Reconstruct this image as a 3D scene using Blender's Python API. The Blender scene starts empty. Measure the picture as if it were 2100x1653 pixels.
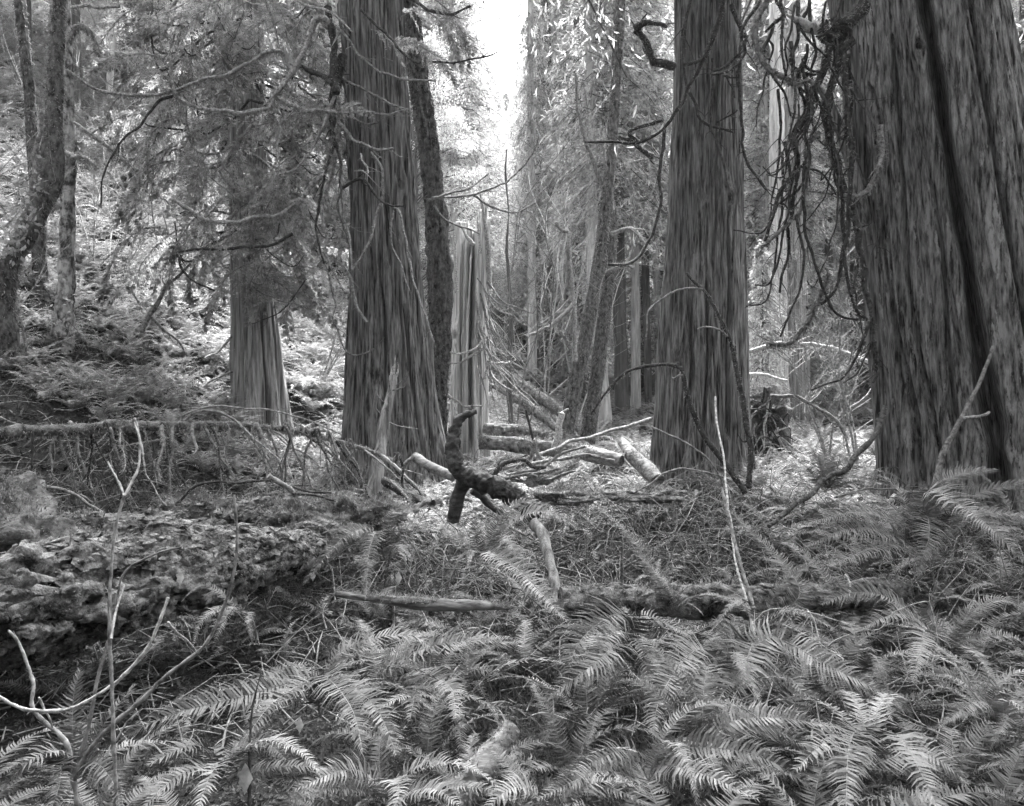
import bpy, math, random
import numpy as np
from mathutils import Vector

# ------------------------------------------------------------------ camera, sky, sun, exposure
SC = bpy.context.scene
COL = SC.collection
F = 1747.0            # focal length in pixels of the 2100 px wide photograph
CH = 1.65             # camera height
cam_d = bpy.data.cameras.new('camera'); cam = bpy.data.objects.new('camera', cam_d); COL.objects.link(cam)
cam_d.sensor_width = 36; cam_d.lens = 36*F/2100
cam_d.clip_start = 0.05; cam_d.clip_end = 1500
cam.location = (0, 0, CH); cam.rotation_euler = (math.radians(90), 0, 0)
SC.camera = cam

SUN_EL, SUN_AZ = 58, 8          # high, beyond the gap in the trees
W = bpy.data.worlds.new('World'); SC.world = W; W.use_nodes = True
wn, wl = W.node_tree.nodes, W.node_tree.links
wn.clear()
sky = wn.new('ShaderNodeTexSky'); sky.sky_type = 'NISHITA'; sky.sun_disc = False
sky.sun_elevation = math.radians(SUN_EL); sky.sun_rotation = math.radians(SUN_AZ)
sky.air_density = 1.5; sky.dust_density = 6.0
bw = wn.new('ShaderNodeRGBToBW'); bg = wn.new('ShaderNodeBackground'); wo = wn.new('ShaderNodeOutputWorld')
bg.inputs['Strength'].default_value = 0.08
wl.new(sky.outputs[0], bw.inputs[0]); wl.new(bw.outputs[0], bg.inputs['Color']); wl.new(bg.outputs[0], wo.inputs[0])

sd = bpy.data.lights.new('sun', 'SUN'); so = bpy.data.objects.new('sun', sd); COL.objects.link(so)
sd.energy = 1.5; sd.angle = math.radians(15); sd.color = (1, 1, 1)
sdir = Vector((math.sin(math.radians(SUN_AZ))*math.cos(math.radians(SUN_EL)), math.cos(math.radians(SUN_AZ))*math.cos(math.radians(SUN_EL)), math.sin(math.radians(SUN_EL))))
so.rotation_euler = sdir.to_track_quat('Z', 'Y').to_euler()
so.location = (0, 0, 60)
SC.view_settings.view_transform = 'Standard'; SC.view_settings.look = 'None'
SC.view_settings.gamma = 1; SC.view_settings.use_curve_mapping = False
SC.view_settings.exposure = 3.9
SC.cycles.max_bounces = 4; SC.cycles.diffuse_bounces = 1; SC.cycles.glossy_bounces = 2
SC.cycles.transmission_bounces = 2; SC.cycles.transparent_max_bounces = 4; SC.cycles.volume_bounces = 1
SC.cycles.use_denoising = True
SC.cycles.use_adaptive_sampling = False
SC.cycles.sample_clamp_indirect = 3
SC.cycles.denoising_prefilter = 'ACCURATE'
SC.cycles.denoising_input_passes = 'RGB_ALBEDO_NORMAL'
HAZE = 0.0003

random.seed(7)
RNG = np.random.default_rng(11)

# ------------------------------------------------------------------ noise
def _hash(i, j, k, seed):
    n = (i.astype(np.int64)*374761393 + j.astype(np.int64)*668265263 + k.astype(np.int64)*2147483647 + seed*974634777) & 0xffffffff
    n = ((n ^ (n >> 13)) * 1274126177) & 0xffffffff
    n = ((n ^ (n >> 16)) * 2246822519) & 0xffffffff
    n = n ^ (n >> 15)
    return (n & 0xffffff) / float(0xffffff)
def vnoise(p, seed=0):
    p = np.asarray(p, float); f = np.floor(p); t = p-f; t = t*t*(3-2*t)
    i, j, k = f[:, 0], f[:, 1], f[:, 2]
    r = 0
    for a in (0, 1):
        wa = t[:, 0] if a else 1-t[:, 0]
        for b in (0, 1):
            wb = t[:, 1] if b else 1-t[:, 1]
            for c in (0, 1):
                wc = t[:, 2] if c else 1-t[:, 2]
                r = r + wa*wb*wc*_hash(i+a, j+b, k+c, seed)
    return r*2-1
def fbm(p, o=4, seed=0, g=0.5):
    p = np.asarray(p, float); s = 0; a = 1
    for k in range(o):
        s = s + a*vnoise(p*(2**k), seed+k*17); a *= g
    return s

# ------------------------------------------------------------------ geometry bags
class Bag:
    def __init__(s): s.v = []; s.f4 = []; s.f3 = []; s.n = 0; s.m4 = []; s.m3 = []
    def add(s, v, f4=None, f3=None, m=0):
        v = np.asarray(v, float).reshape(-1, 3)
        if f4 is not None and len(f4): f4 = np.asarray(f4, np.int64).reshape(-1, 4); s.f4.append(f4+s.n); s.m4.append(np.full(len(f4), m))
        if f3 is not None and len(f3): f3 = np.asarray(f3, np.int64).reshape(-1, 3); s.f3.append(f3+s.n); s.m3.append(np.full(len(f3), m))
        s.v.append(v); s.n += len(v)
    def mesh(s, name, mats, origin=(0, 0, 0), smooth=True):
        v = np.concatenate(s.v)-np.array(origin, float)
        f4 = np.concatenate(s.f4) if s.f4 else np.zeros((0, 4), np.int64)
        f3 = np.concatenate(s.f3) if s.f3 else np.zeros((0, 3), np.int64)
        mi = np.concatenate(s.m4+s.m3) if (s.m4 or s.m3) else np.zeros(0)
        me = bpy.data.meshes.new(name)
        me.vertices.add(len(v)); me.vertices.foreach_set('co', v.astype(np.float32).ravel())
        nl = len(f4)*4+len(f3)*3
        me.loops.add(nl); me.loops.foreach_set('vertex_index', np.concatenate([f4.ravel(), f3.ravel()]).astype(np.int32))
        me.polygons.add(len(f4)+len(f3))
        st = np.concatenate([np.arange(len(f4))*4, len(f4)*4+np.arange(len(f3))*3])
        me.polygons.foreach_set('loop_start', st.astype(np.int32))
        if not isinstance(mats, (list, tuple)): mats = [mats]
        for m in mats: me.materials.append(m)
        if len(mats) > 1: me.polygons.foreach_set('material_index', mi.astype(np.int32))
        me.polygons.foreach_set('use_smooth', np.full(len(f4)+len(f3), smooth))
        me.update(calc_edges=True); me.validate()
        return me
    def build(s, name, mats, parent=None, smooth=True, origin=None):
        if parent is not None:
            origin = np.array(parent.get('_o', (0, 0, 0)))
        elif origin is None:
            v = np.concatenate(s.v); origin = (v[:, 0].mean(), v[:, 1].mean(), v[:, 2].min())
        o = bpy.data.objects.new(name, s.mesh(name, mats, origin, smooth)); COL.objects.link(o)
        if parent is not None: o.parent = parent; o['_o'] = list(map(float, origin)) if False else None or [float(a) for a in origin]
        else: o.location = [float(a) for a in origin]; o['_o'] = [float(a) for a in origin]
        return o

def thing(name, label, cat, o, group=None):
    e = bpy.data.objects.new(name, None); COL.objects.link(e); e.location = o; e.empty_display_size = .2
    e['_o'] = [float(a) for a in o]; e['label'] = label; e['category'] = cat
    if group: e['group'] = group
    return e
def tag(o, label, cat, group=None):
    o['label'] = label; o['category'] = cat
    if group: o['group'] = group
    return o
def P(px, py, d): return np.array([(px-1050)/F*d, d, CH-(py-826)/F*d])

def crom(pts, n):
    pts = np.asarray(pts, float)
    if len(pts) == 2:
        t = np.linspace(0, 1, n)[:, None]; return pts[0]*(1-t)+pts[1]*t
    q = np.vstack([2*pts[0]-pts[1], pts, 2*pts[-1]-pts[-2]])
    L = np.concatenate([[0], np.cumsum(np.linalg.norm(np.diff(pts[:, :3], axis=0), axis=1))]); L /= L[-1]
    u = np.linspace(0, 1, n); k = np.clip(np.searchsorted(L, u, 'right')-1, 0, len(pts)-2)
    t = ((u-L[k])/(L[k+1]-L[k]+1e-9))[:, None]
    a, b, c, d = q[k], q[k+1], q[k+2], q[k+3]
    return .5*((2*b)+(-a+c)*t+(2*a-5*b+4*c-d)*t*t+(-a+3*b-3*c+d)*t**3)
def frames(p):
    T = np.gradient(p, axis=0); T /= np.linalg.norm(T, axis=1)[:, None]+1e-9
    ref = np.array([0, 0, 1.]) if abs(T[0, 2]) < .9 else np.array([1., 0, 0])
    S = np.zeros_like(T); s = np.cross(T[0], ref); s /= np.linalg.norm(s)
    for i in range(len(T)):
        s = s-T[i]*np.dot(s, T[i]); s /= np.linalg.norm(s)+1e-9; S[i] = s
    return T, S, np.cross(T, S)
def tube(bag, pts, r0, r1, n=None, seg=7, rough=.12, wob=0.0, m=0, cap=True, radii=None, pw=1.0):
    """tapered limb along pts"""
    L = np.linalg.norm(np.diff(np.asarray(pts)[:, :3], axis=0), axis=1).sum()
    n = n or int(np.clip(L/max(r0, .004)/2.5, 5, 60))
    p = crom(pts, n)
    if wob:
        p = p+np.stack([fbm(p*3+k*9.1, 2) for k in range(3)], 1)*wob*np.sin(np.linspace(0, math.pi, n))[:, None]
    T, S, B = frames(p)
    t = np.linspace(0, 1, n)
    r = (r0+(r1-r0)*t**pw) if radii is None else np.interp(t, np.linspace(0, 1, len(radii)), radii)
    a = np.linspace(0, 2*math.pi, seg, endpoint=False)
    v = p[:, None]+r[:, None, None]*(np.cos(a)[None, :, None]*S[:, None]+np.sin(a)[None, :, None]*B[:, None])
    if rough:
        q = v.reshape(-1, 3); c = np.repeat(p, seg, 0)
        k = 1+rough*fbm(q/max(r0, .01)*.7, 2)[:, None]
        v = (c+(q-c)*k).reshape(n, seg, 3)
    i = np.arange(n-1)[:, None]*seg; j = np.arange(seg)[None]; jn = (j+1) % seg
    f = np.stack([i+j, i+jn, i+seg+jn, i+seg+j], -1).reshape(-1, 4)
    bag.add(v, f, m=m)
    if cap:
        for e, sgn in ((0, -1), (n-1, 1)):
            c = p[e]+T[e]*sgn*r[e]*.3
            ring = v[e]; tri = [(0, 1+k, 1+(k+1) % seg) if sgn > 0 else (0, 1+(k+1) % seg, 1+k) for k in range(seg)]
            bag.add(np.vstack([c, ring]), f3=tri, m=m)
    return p, r, (T, S, B)
def diamonds(bag, base, d, length, width, side=None, m=0, bend=.15):
    """many thin leaf-like blades: base (N,3), direction (N,3)"""
    N = len(base); d = d/(np.linalg.norm(d, axis=1)[:, None]+1e-9)
    if side is None: side = np.cross(d, RNG.normal(size=(N, 3)))
    side = side/(np.linalg.norm(side, axis=1)[:, None]+1e-9)
    nr = np.cross(d, side)
    length = np.broadcast_to(length, N)[:, None]; width = np.broadcast_to(width, N)[:, None]
    mid = base+d*length*.45
    v = np.stack([base, mid+side*width/2+nr*length*bend*.3, base+d*length-nr*length*bend*.4, mid-side*width/2+nr*length*bend*.3], 1)
    bag.add(v, np.arange(N*4).reshape(N, 4), m=m)
def fuzz(bag, p, r, L=.03, w=.004, n=400, down=.7, m=0):
    """moss hairs round a limb"""
    T, S, B = frames(p)
    k = RNG.integers(0, len(p)-1, n); t = RNG.random(n)[:, None]
    a = RNG.random(n)*2*math.pi
    nd = np.cos(a)[:, None]*S[k]+np.sin(a)[:, None]*B[k]
    c = p[k]*(1-t)+p[k+1]*t+nd*r[k][:, None]*.85
    dd = nd+np.array([0, 0, -down])+RNG.normal(size=(n, 3))*.35
    diamonds(bag, c, dd, L*(.4+RNG.random(n)), w)

# ------------------------------------------------------------------ materials (all neutral: the film is black and white)
def mat(name, lo, hi, sc=(6, 6, 6), detail=6, rough=.8, spec=.3, bump=.3, bdist=.02, bsc=None, rand=0, trans=0, speck=None, ramp=(.35, .65), dist=0):
    m = bpy.data.materials.new(name); m.use_nodes = True
    nt = m.node_tree; N, L = nt.nodes, nt.links; N.clear()
    out = N.new('ShaderNodeOutputMaterial'); pr = N.new('ShaderNodeBsdfPrincipled')
    pr.inputs['Roughness'].default_value = rough; pr.inputs['Specular IOR Level'].default_value = spec
    tc = N.new('ShaderNodeTexCoord'); mp = N.new('ShaderNodeMapping'); mp.inputs['Scale'].default_value = sc
    L.new(tc.outputs['Object'], mp.inputs['Vector'])
    nz = N.new('ShaderNodeTexNoise'); nz.inputs['Scale'].default_value = 1; nz.inputs['Detail'].default_value = detail
    nz.inputs['Roughness'].default_value = .65; nz.inputs['Distortion'].default_value = dist
    L.new(mp.outputs[0], nz.inputs['Vector'])
    cr = N.new('ShaderNodeValToRGB'); cr.color_ramp.elements[0].position = ramp[0]; cr.color_ramp.elements[1].position = ramp[1]
    cr.color_ramp.elements[0].color = (lo, lo, lo, 1); cr.color_ramp.elements[1].color = (hi, hi, hi, 1)
    L.new(nz.outputs[0], cr.inputs[0]); col = cr.outputs[0]
    if speck:   # (scale xyz, threshold, colour)
        mp2 = N.new('ShaderNodeMapping'); mp2.inputs['Scale'].default_value = speck[0]; L.new(tc.outputs['Object'], mp2.inputs['Vector'])
        n2 = N.new('ShaderNodeTexNoise'); n2.inputs['Scale'].default_value = 1; n2.inputs['Detail'].default_value = 5; n2.inputs['Roughness'].default_value = .7
        L.new(mp2.outputs[0], n2.inputs['Vector'])
        c2 = N.new('ShaderNodeValToRGB'); c2.color_ramp.elements[0].position = speck[1]; c2.color_ramp.elements[1].position = speck[1]+.07
        L.new(n2.outputs[0], c2.inputs[0])
        mx = N.new('ShaderNodeMix'); mx.data_type = 'RGBA'; s = speck[2]
        mx.inputs[7].default_value = (s, s, s, 1); L.new(c2.outputs[0], mx.inputs[0]); L.new(col, mx.inputs[6]); col = mx.outputs[2]
    if rand:
        oi = N.new('ShaderNodeObjectInfo'); ma = N.new('ShaderNodeMath'); ma.operation = 'MULTIPLY_ADD'
        L.new(oi.outputs['Random'], ma.inputs[0]); ma.inputs[1].default_value = rand*2; ma.inputs[2].default_value = 1-rand
        mm = N.new('ShaderNodeMix'); mm.data_type = 'RGBA'; mm.blend_type = 'MULTIPLY'; mm.inputs[0].default_value = 1
        L.new(col, mm.inputs[6]); L.new(ma.outputs[0], mm.inputs[7]); col = mm.outputs[2]
    L.new(col, pr.inputs['Base Color'])
    if bump:
        if bsc:
            mp3 = N.new('ShaderNodeMapping'); mp3.inputs['Scale'].default_value = bsc; L.new(tc.outputs['Object'], mp3.inputs['Vector'])
            n3 = N.new('ShaderNodeTexNoise'); n3.inputs['Scale'].default_value = 1; n3.inputs['Detail'].default_value = 5; n3.inputs['Roughness'].default_value = .7
            L.new(mp3.outputs[0], n3.inputs['Vector']); hsrc = n3.outputs[0]
        else: hsrc = nz.outputs[0]
        bp = N.new('ShaderNodeBump'); bp.inputs['Strength'].default_value = bump; bp.inputs['Distance'].default_value = bdist
        L.new(hsrc, bp.inputs['Height']); L.new(bp.outputs[0], pr.inputs['Normal'])
    if trans:
        tr = N.new('ShaderNodeBsdfTranslucent'); L.new(col, tr.inputs[0]); ms = N.new('ShaderNodeMixShader'); ms.inputs[0].default_value = trans
        L.new(pr.outputs[0], ms.inputs[1]); L.new(tr.outputs[0], ms.inputs[2]); L.new(ms.outputs[0], out.inputs[0])
    else: L.new(pr.outputs[0], out.inputs[0])
    return m
M = dict(
    cedar=mat('cedar_bark', .025, .36, (24, 24, 1.5), 10, .9, .2, 1, .06, (45, 45, 3.5), speck=((14, 14, 1.5), .60, .3), ramp=(.38, .66)),
    cedar_big=mat('mossy_cedar_bark', .025, .36, (22, 22, 3.0), 10, .95, .15, 1, .06, (34, 34, 7), speck=((9, 9, 2.2), .56, .34), ramp=(.38, .68)),
    cedar_pale=mat('weathered_cedar_bark', .07, .45, (20, 20, .8), 7, .9, .2, .8, .03, (30, 30, 1.6)),
    snag=mat('bare_grey_wood', .22, .85, (20, 20, .6), 7, .7, .3, .8, .02, (45, 45, 1.5)),
    moss_trunk=mat('moss_covered_bark', .02, .2, (14, 14, 9), 8, .95, .1, 1, .03, (45, 45, 30)),
    alder=mat('pale_alder_bark', .05, .42, (7, 7, 5), 8, .8, .2, .5, .01, (30, 30, 20), ramp=(.42, .58)),
    far_bark=mat('far_bark', .05, .13, (12, 12, 1), 5, .9, .2, .5, .02),
    far_pale=mat('far_pale_bark', .28, .65, (12, 12, 1.2), 5, .9, .2, .5, .02),
    dark_branch=mat('dark_mossy_branch', .012, .09, (25, 25, 25), 5, .9, .2, .6, .01, rand=.3),
    branch=mat('grey_branch', .07, .34, (25, 25, 25), 5, .9, .2, .5, .01, rand=.3),
    pale_branch=mat('bleached_branch', .14, .62, (40, 40, 40), 7, .8, .3, .8, .01, rand=.2),
    moss=mat('moss_hair', .07, .42, (30, 30, 30), 4, .95, .1, 0, rand=.15, trans=.25),
    fern=mat('fern_blade', .045, .19, (9, 9, 9), 5, .5, .4, .25, .004, (60, 60, 60), rand=.6, trans=.14),
    fern_dead=mat('withered_fern_blade', .03, .1, (9, 9, 9), 5, .7, .3, .2, .004, (60, 60, 60), rand=.3, trans=.2),
    rachis=mat('fern_stem', .1, .25, (20, 20, 20), 3, .6, .3, 0, rand=.2),
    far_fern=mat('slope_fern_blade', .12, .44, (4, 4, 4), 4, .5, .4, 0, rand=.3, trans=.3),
    spray=mat('cedar_spray', .1, .62, (5, 5, 5), 4, .7, .3, 0, rand=.3, trans=.4),
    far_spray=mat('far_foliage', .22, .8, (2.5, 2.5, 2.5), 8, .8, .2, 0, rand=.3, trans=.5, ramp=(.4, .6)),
    leaf=mat('ivy_leaf', .2, .45, (9, 9, 9), 3, .5, .4, 0, trans=.3),
    dead_leaf=mat('dead_leaf', .25, .6, (20, 20, 20), 4, .7, .3, 0, rand=.3, trans=.15),
    soil=mat('forest_soil', .01, .05, (5, 5, 5), 10, .95, .1, 1, .06, (14, 14, 14)),
    litter=mat('leaf_litter', .01, .13, (3, 3, 3), 8, .85, .2, 0, trans=.1),
    grass=mat('grass_blade', .05, .2, (3, 3, 3), 5, .7, .2, 0, trans=.3),
    logbark=mat('rotting_log_bark', .015, .42, (9, 9, 9), 10, .9, .2, 1, .05, (22, 22, 22), ramp=(.38, .66)),
    logmoss=mat('mossy_log', .04, .36, (10, 10, 10), 9, .95, .1, 1, .04, (40, 40, 40)),
    paleLog=mat('bleached_log', .06, .34, (4, 22, 22), 6, .8, .2, .6, .02),
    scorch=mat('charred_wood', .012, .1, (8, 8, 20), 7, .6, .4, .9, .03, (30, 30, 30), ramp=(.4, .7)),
)

# ------------------------------------------------------------------ terrain
def H(x, y):
    x = np.asarray(x, float); y = np.asarray(y, float)
    s = np.minimum(-x*.75, 26)+np.minimum(y, 42)*.20-5.5
    a = np.logaddexp(0, s)*np.clip((y-3)/5, 0, 1)
    b = .030*np.clip(y-7, 0, 30)+.16*np.clip(y-34, 0, 60)+.10*np.clip(y-60, 0, 55)
    c = .04*np.clip(x-2, 0, 30)*np.clip((y-4)/8, 0, 1)
    c = c+.30*np.exp(-((x-6.0)**2+(y-11)**2)/8.)
    p = np.stack([x*.55, y*.55, np.zeros_like(x)], -1).reshape(-1, 3)
    n = (fbm(p, 3, 5)*.13).reshape(x.shape)*np.clip((np.abs(y)-1)/3+.3, .3, 1)
    n2 = (fbm(p*4.1, 3, 9)*.035).reshape(x.shape)
    far = np.clip((y-25)/40, 0, 1)
    p2 = np.stack([x*.06, y*.06, np.zeros_like(x)], -1).reshape(-1, 3)
    n3 = (fbm(p2, 3, 3)).reshape(x.shape)*far*3
    return a*(1-.0*far)+b+c+n+n2+n3-.05
def Hs(x, y): return float(H(np.array([x]), np.array([y]))[0])

nu, nv = 330, 430
u = np.linspace(-1, 1, nu); u = np.sign(u)*np.abs(u)**1.15
v_ = np.linspace(0, 1, nv); Y = -4+ (np.exp(v_*5.2)-1)/(math.exp(5.2)-1)*420
X = u[None, :]*(np.abs(Y)[:, None]*1.15+9)
YY = np.repeat(Y[:, None], nu, 1)
Z = H(X, YY)
g = Bag(); i = np.arange(nv-1)[:, None]*nu; j = np.arange(nu-1)[None]
g.add(np.stack([X, YY, Z], -1), np.stack([i+j, i+j+1, i+nu+j+1, i+nu+j], -1))
ground = g.build('ground', M['soil'], origin=(0, 0, 0)); ground['kind'] = 'structure'

# ------------------------------------------------------------------ trunks
def trunk(bag, cl, d, nseg, nring, zbot, ztop, ridge=.05, ridge_f=6, flute=.05, flute_n=7, cracks=(), seed=0, jag=None, knots=(), zf=.16, fine=.35, m=0, lean=0):
    """cl: list of (px, py, halfwidth px) from the photograph at distance d; extended above and below"""
    cl = sorted(cl, key=lambda c: -c[1]); zc = np.array([CH-(c[1]-826)/F*d for c in cl])
    xc = np.array([(c[0]-1050)/F*d for c in cl]); rc = np.array([c[2]/F*d for c in cl])
    # keep going up with the slope of the last two points
    kx = (xc[-1]-xc[-2])/(zc[-1]-zc[-2]); kr = min(-.008, (rc[-1]-rc[-2])/(zc[-1]-zc[-2]))
    if ztop > zc[-1]:
        h = ztop-zc[-1]; xc = np.append(xc, xc[-1]+kx*.4*h); rc = np.append(rc, max(rc[-1]*.35, rc[-1]+max(kr, -rc[-1]*.025)*h)); zc = np.append(zc, ztop)
    if zbot < zc[0]:
        xc = np.insert(xc, 0, xc[0]); rc = np.insert(rc, 0, rc[0]*1.18); zc = np.insert(zc, 0, zbot)
    vis = min(ztop, CH+900/F*d)
    nv1 = int(nring*.86)
    zz = np.concatenate([np.linspace(zbot, vis, nv1), np.linspace(vis, ztop, nring-nv1+1)[1:]]) if ztop > vis+.1 else np.linspace(zbot, ztop, nring)
    nr = len(zz)
    th = np.linspace(0, 2*math.pi, nseg, endpoint=False)
    TH, ZZ = np.meshgrid(th, zz)
    cx = np.interp(zz, zc, xc); rr = np.interp(zz, zc, rc)
    k = np.ones(9)/9; pad = np.pad(rr, 4, 'edge'); rr = np.convolve(pad, k, 'valid'); pad = np.pad(cx, 4, 'edge'); cx = np.convolve(pad, k, 'valid')
    R = np.repeat(rr[:, None], nseg, 1)
    C, S = np.cos(TH), np.sin(TH)
    rm = float(np.interp(2, zc, rc))
    q = np.stack([C*rm*ridge_f, S*rm*ridge_f, ZZ*zf*ridge_f/3], -1).reshape(-1, 3)
    n1 = fbm(q, 3, seed).reshape(R.shape)
    rid = (1-np.abs(n1)*2.2); rid = np.clip(rid, -1, 1)
    q2 = np.stack([C*1.1+seed, S*1.1, ZZ*.08], -1).reshape(-1, 3)
    n2 = fbm(q2*flute_n/4., 2, seed+5).reshape(R.shape)
    low = np.clip(1.6-(ZZ-zbot)*.35, .35, 1.6)
    q3 = np.stack([C*rm*ridge_f*3.4, S*rm*ridge_f*3.4, ZZ*zf*ridge_f*1.2], -1).reshape(-1, 3)
    n3 = fbm(q3, 2, seed+9).reshape(R.shape)
    D = -ridge*np.clip(rid-.35, 0, 1)*1.6+flute*n2*low*np.clip(R/rm, .5, 2)+ridge*fine*n3
    # flare lobes
    fl = np.clip(1-(ZZ-zbot)/1.8, 0, 1)**2
    D += fl*flute*1.6*np.cos(TH*flute_n+seed+n2)
    fr = np.sin(TH+math.pi/2)   # unused front selector
    for (pts, wid, dep) in cracks:      # pts: (fraction across -1..1, py)
        pz = np.array([CH-(b-826)/F*d for a, b in pts]); pa = np.array([math.asin(max(-.99, min(.99, a))) for a, b in pts]); o = np.argsort(pz)
        ang = np.interp(ZZ, pz[o], pa[o])-math.pi/2-math.atan2(float(xc[0]), d)   # -pi/2 faces the camera
        ang = ang+.06*fbm(np.stack([ZZ*.9, ZZ*0+seed, ZZ*0], -1).reshape(-1, 3), 3, seed+31).reshape(R.shape)*min(1, wid*4)
        dd = (TH-ang+math.pi) % (2*math.pi)-math.pi
        w = wid*(.6+.5*np.abs(vnoise(np.stack([ZZ*1.3, ZZ*0, ZZ*0+seed], -1).reshape(-1, 3)).reshape(R.shape)))
        end = np.clip((ZZ-pz.min())/.35, 0, 1)*np.clip((pz.max()-ZZ)/.35, 0, 1)
        D -= dep*np.exp(-(dd/w)**4)*end
    for (fa, py, rad, h) in knots:
        kz = CH-(py-826)/F*d; ka = math.asin(fa)-math.pi/2-math.atan2(float(xc[0]), d)
        dd = ((TH-ka+math.pi) % (2*math.pi)-math.pi)*rm
        e = (dd**2+((ZZ-kz)*.7)**2)/rad**2
        D += h*np.exp(-e)-h*1.7*np.exp(-e*7)
    RR = np.maximum(R+D, .01)
    ZO = ZZ.copy()
    if jag is not None:
        top = jag(th)                      # top height per angle
        ZO = np.minimum(ZZ, top[None, :]+0*ZZ)
        over = ZZ > top[None, :]
        RR = np.where(over, RR*np.clip(1-(ZZ-top[None, :])*1.5, .55, 1), RR)
    xx = cx[:, None]+RR*C; yy = d+RR*S
    v = np.stack([xx, yy, ZO], -1)
    i = np.arange(nr-1)[:, None]*nseg; j = np.arange(nseg)[None]; jn = (j+1) % nseg
    bag.add(v, np.stack([i+j, i+jn, i+nseg+jn, i+nseg+j], -1), m=m)
    c = v[-1].mean(0); bag.add(np.vstack([c, v[-1]]), f3=[(0, 1+a, 1+(a+1) % nseg) for a in range(nseg)], m=m)
    return (zz, cx, rr)

def base_of(px, py, d):
    p = P(px, py, d); return (float(p[0]), float(d), Hs(p[0], d)-.05)

def bpath(pts, d0, d1):
    n = len(pts); a = np.asarray(pts, float)
    L = np.concatenate([[0], np.cumsum(np.linalg.norm(np.diff(a, axis=0), axis=1))]); L /= L[-1]
    return np.array([P(x, y, d0+(d1-d0)*t) for (x, y), t in zip(pts, L)])
def limb(parent, name, pts, d0, d1, w0, w1, m='branch', seg=7, moss=0, mossL=.035, mossm='moss', rough=.32, wob=.05, twigs=0, label=None, down=.7):
    """a branch drawn as a pixel path at real distances; w = half widths in photo pixels"""
    p3 = bpath(pts, d0, d1); b = Bag()
    p, r, fr = tube(b, p3, w0/F*d0, w1/F*d1, seg=seg, rough=rough, wob=wob, n=max(10, min(48, int(sum(math.dist(pts[i], pts[i+1]) for i in range(len(pts)-1))/7))))
    for k in range(twigs):
        i = random.randrange(len(p)//5, len(p)-1); q = p[i]; dr = np.array([random.uniform(-1, 1), random.uniform(-.6, .6), random.uniform(-1, .5)]); l = random.uniform(.12, .45)*d0/12
        t2 = q+fr[0][i]*l*.6+dr*l*.5
        tube(b, [q, q+dr*l*.3+fr[0][i]*l*.2, t2+np.array([0, 0, .08*l])], r[i]*.45, r[i]*.15, seg=4, n=5, rough=0)
    o = b.build(name, M[m], parent)
    if label: o['label'] = label
    if moss:
        f = Bag(); fuzz(f, p, r, L=mossL, w=.25*mossL, n=moss, down=down); mo = f.build('moss', M[mossm], o)
        mo['kind'] = 'stuff'
    return o, p, r

def spray_mesh(name, L=1.2, nside=18, nb=12, bl=.085, bw_=.02, m='spray', droop=.35, seed=0, wid=.38):
    """a flat hanging cedar bough, local +X outwards"""
    r = np.random.default_rng(seed); b = Bag()
    t = np.linspace(0, 1, 9); ax = np.stack([t*L, 0*t+.05*np.sin(t*3+seed), .12*L*np.sin(t*2.2)-droop*L*t*t], -1)
    tube(b, ax, .012*L, .003, n=9, seg=4, rough=0, m=1)
    for k in range(nside):
        tt = .12+.86*k/nside; base = crom(ax, 30)[int(tt*29)]
        s = 1 if k % 2 else -1
        ll = wid*L*(1.1-tt)*(.6+.6*r.random())*min(1, tt*4+.3)
        dr = np.array([.75, s*.8, -.22+.2*r.normal()]); dr /= np.linalg.norm(dr)
        q = np.linspace(0.05, 1, nb)[:, None]; cc = base+dr*ll*q+np.array([0, 0, -.35*ll])*q*q
        tube(b, cc[[0, nb//2, -1]], .004*L, .002, n=4, seg=3, rough=0, m=1, cap=False)
        for sg in (-1, 1):
            sd = np.cross(dr, [0, 0, 1]); sd /= np.linalg.norm(sd)
            D = dr*.8+sd*sg*.7+r.normal(size=(nb, 3))*.22+np.array([0, 0, -.25])
            diamonds(b, cc, D, bl*(.6+.7*r.random(nb))*(1.15-q[:, 0]*.6), bw_, side=np.cross(D, np.array([0, 0, 1.])+r.normal(size=(nb, 3))*.5))
    D = np.tile([1., 0, -.4], (nb, 1))+r.normal(size=(nb, 3))*.4
    diamonds(b, np.tile(ax[-1], (nb, 1))-np.array([.1, 0, 0])*r.random((nb, 1)), D, bl, bw_)
    return b.mesh(name, [M[m], M['branch']], smooth=False)
SPR = [spray_mesh('bough', seed=s, L=1.2, nside=[22, 26, 20][s % 3], nb=14, droop=[.3, .55, .8][s % 3]) for s in range(6)]
def bough(parent, p, az, sc=1., tilt=0., roll=0., name='bough'):
    o = bpy.data.objects.new(name, random.choice(SPR)); COL.objects.link(o); o.parent = parent
    og = parent['_o']; o.location = [p[0]-og[0], p[1]-og[1], p[2]-og[2]]
    o.rotation_euler = (roll, tilt, az); o.scale = (sc, sc, sc); return o

FERN_SCATTER_AVOID = []   # (x, y, r) circles where no fern or litter goes
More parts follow.
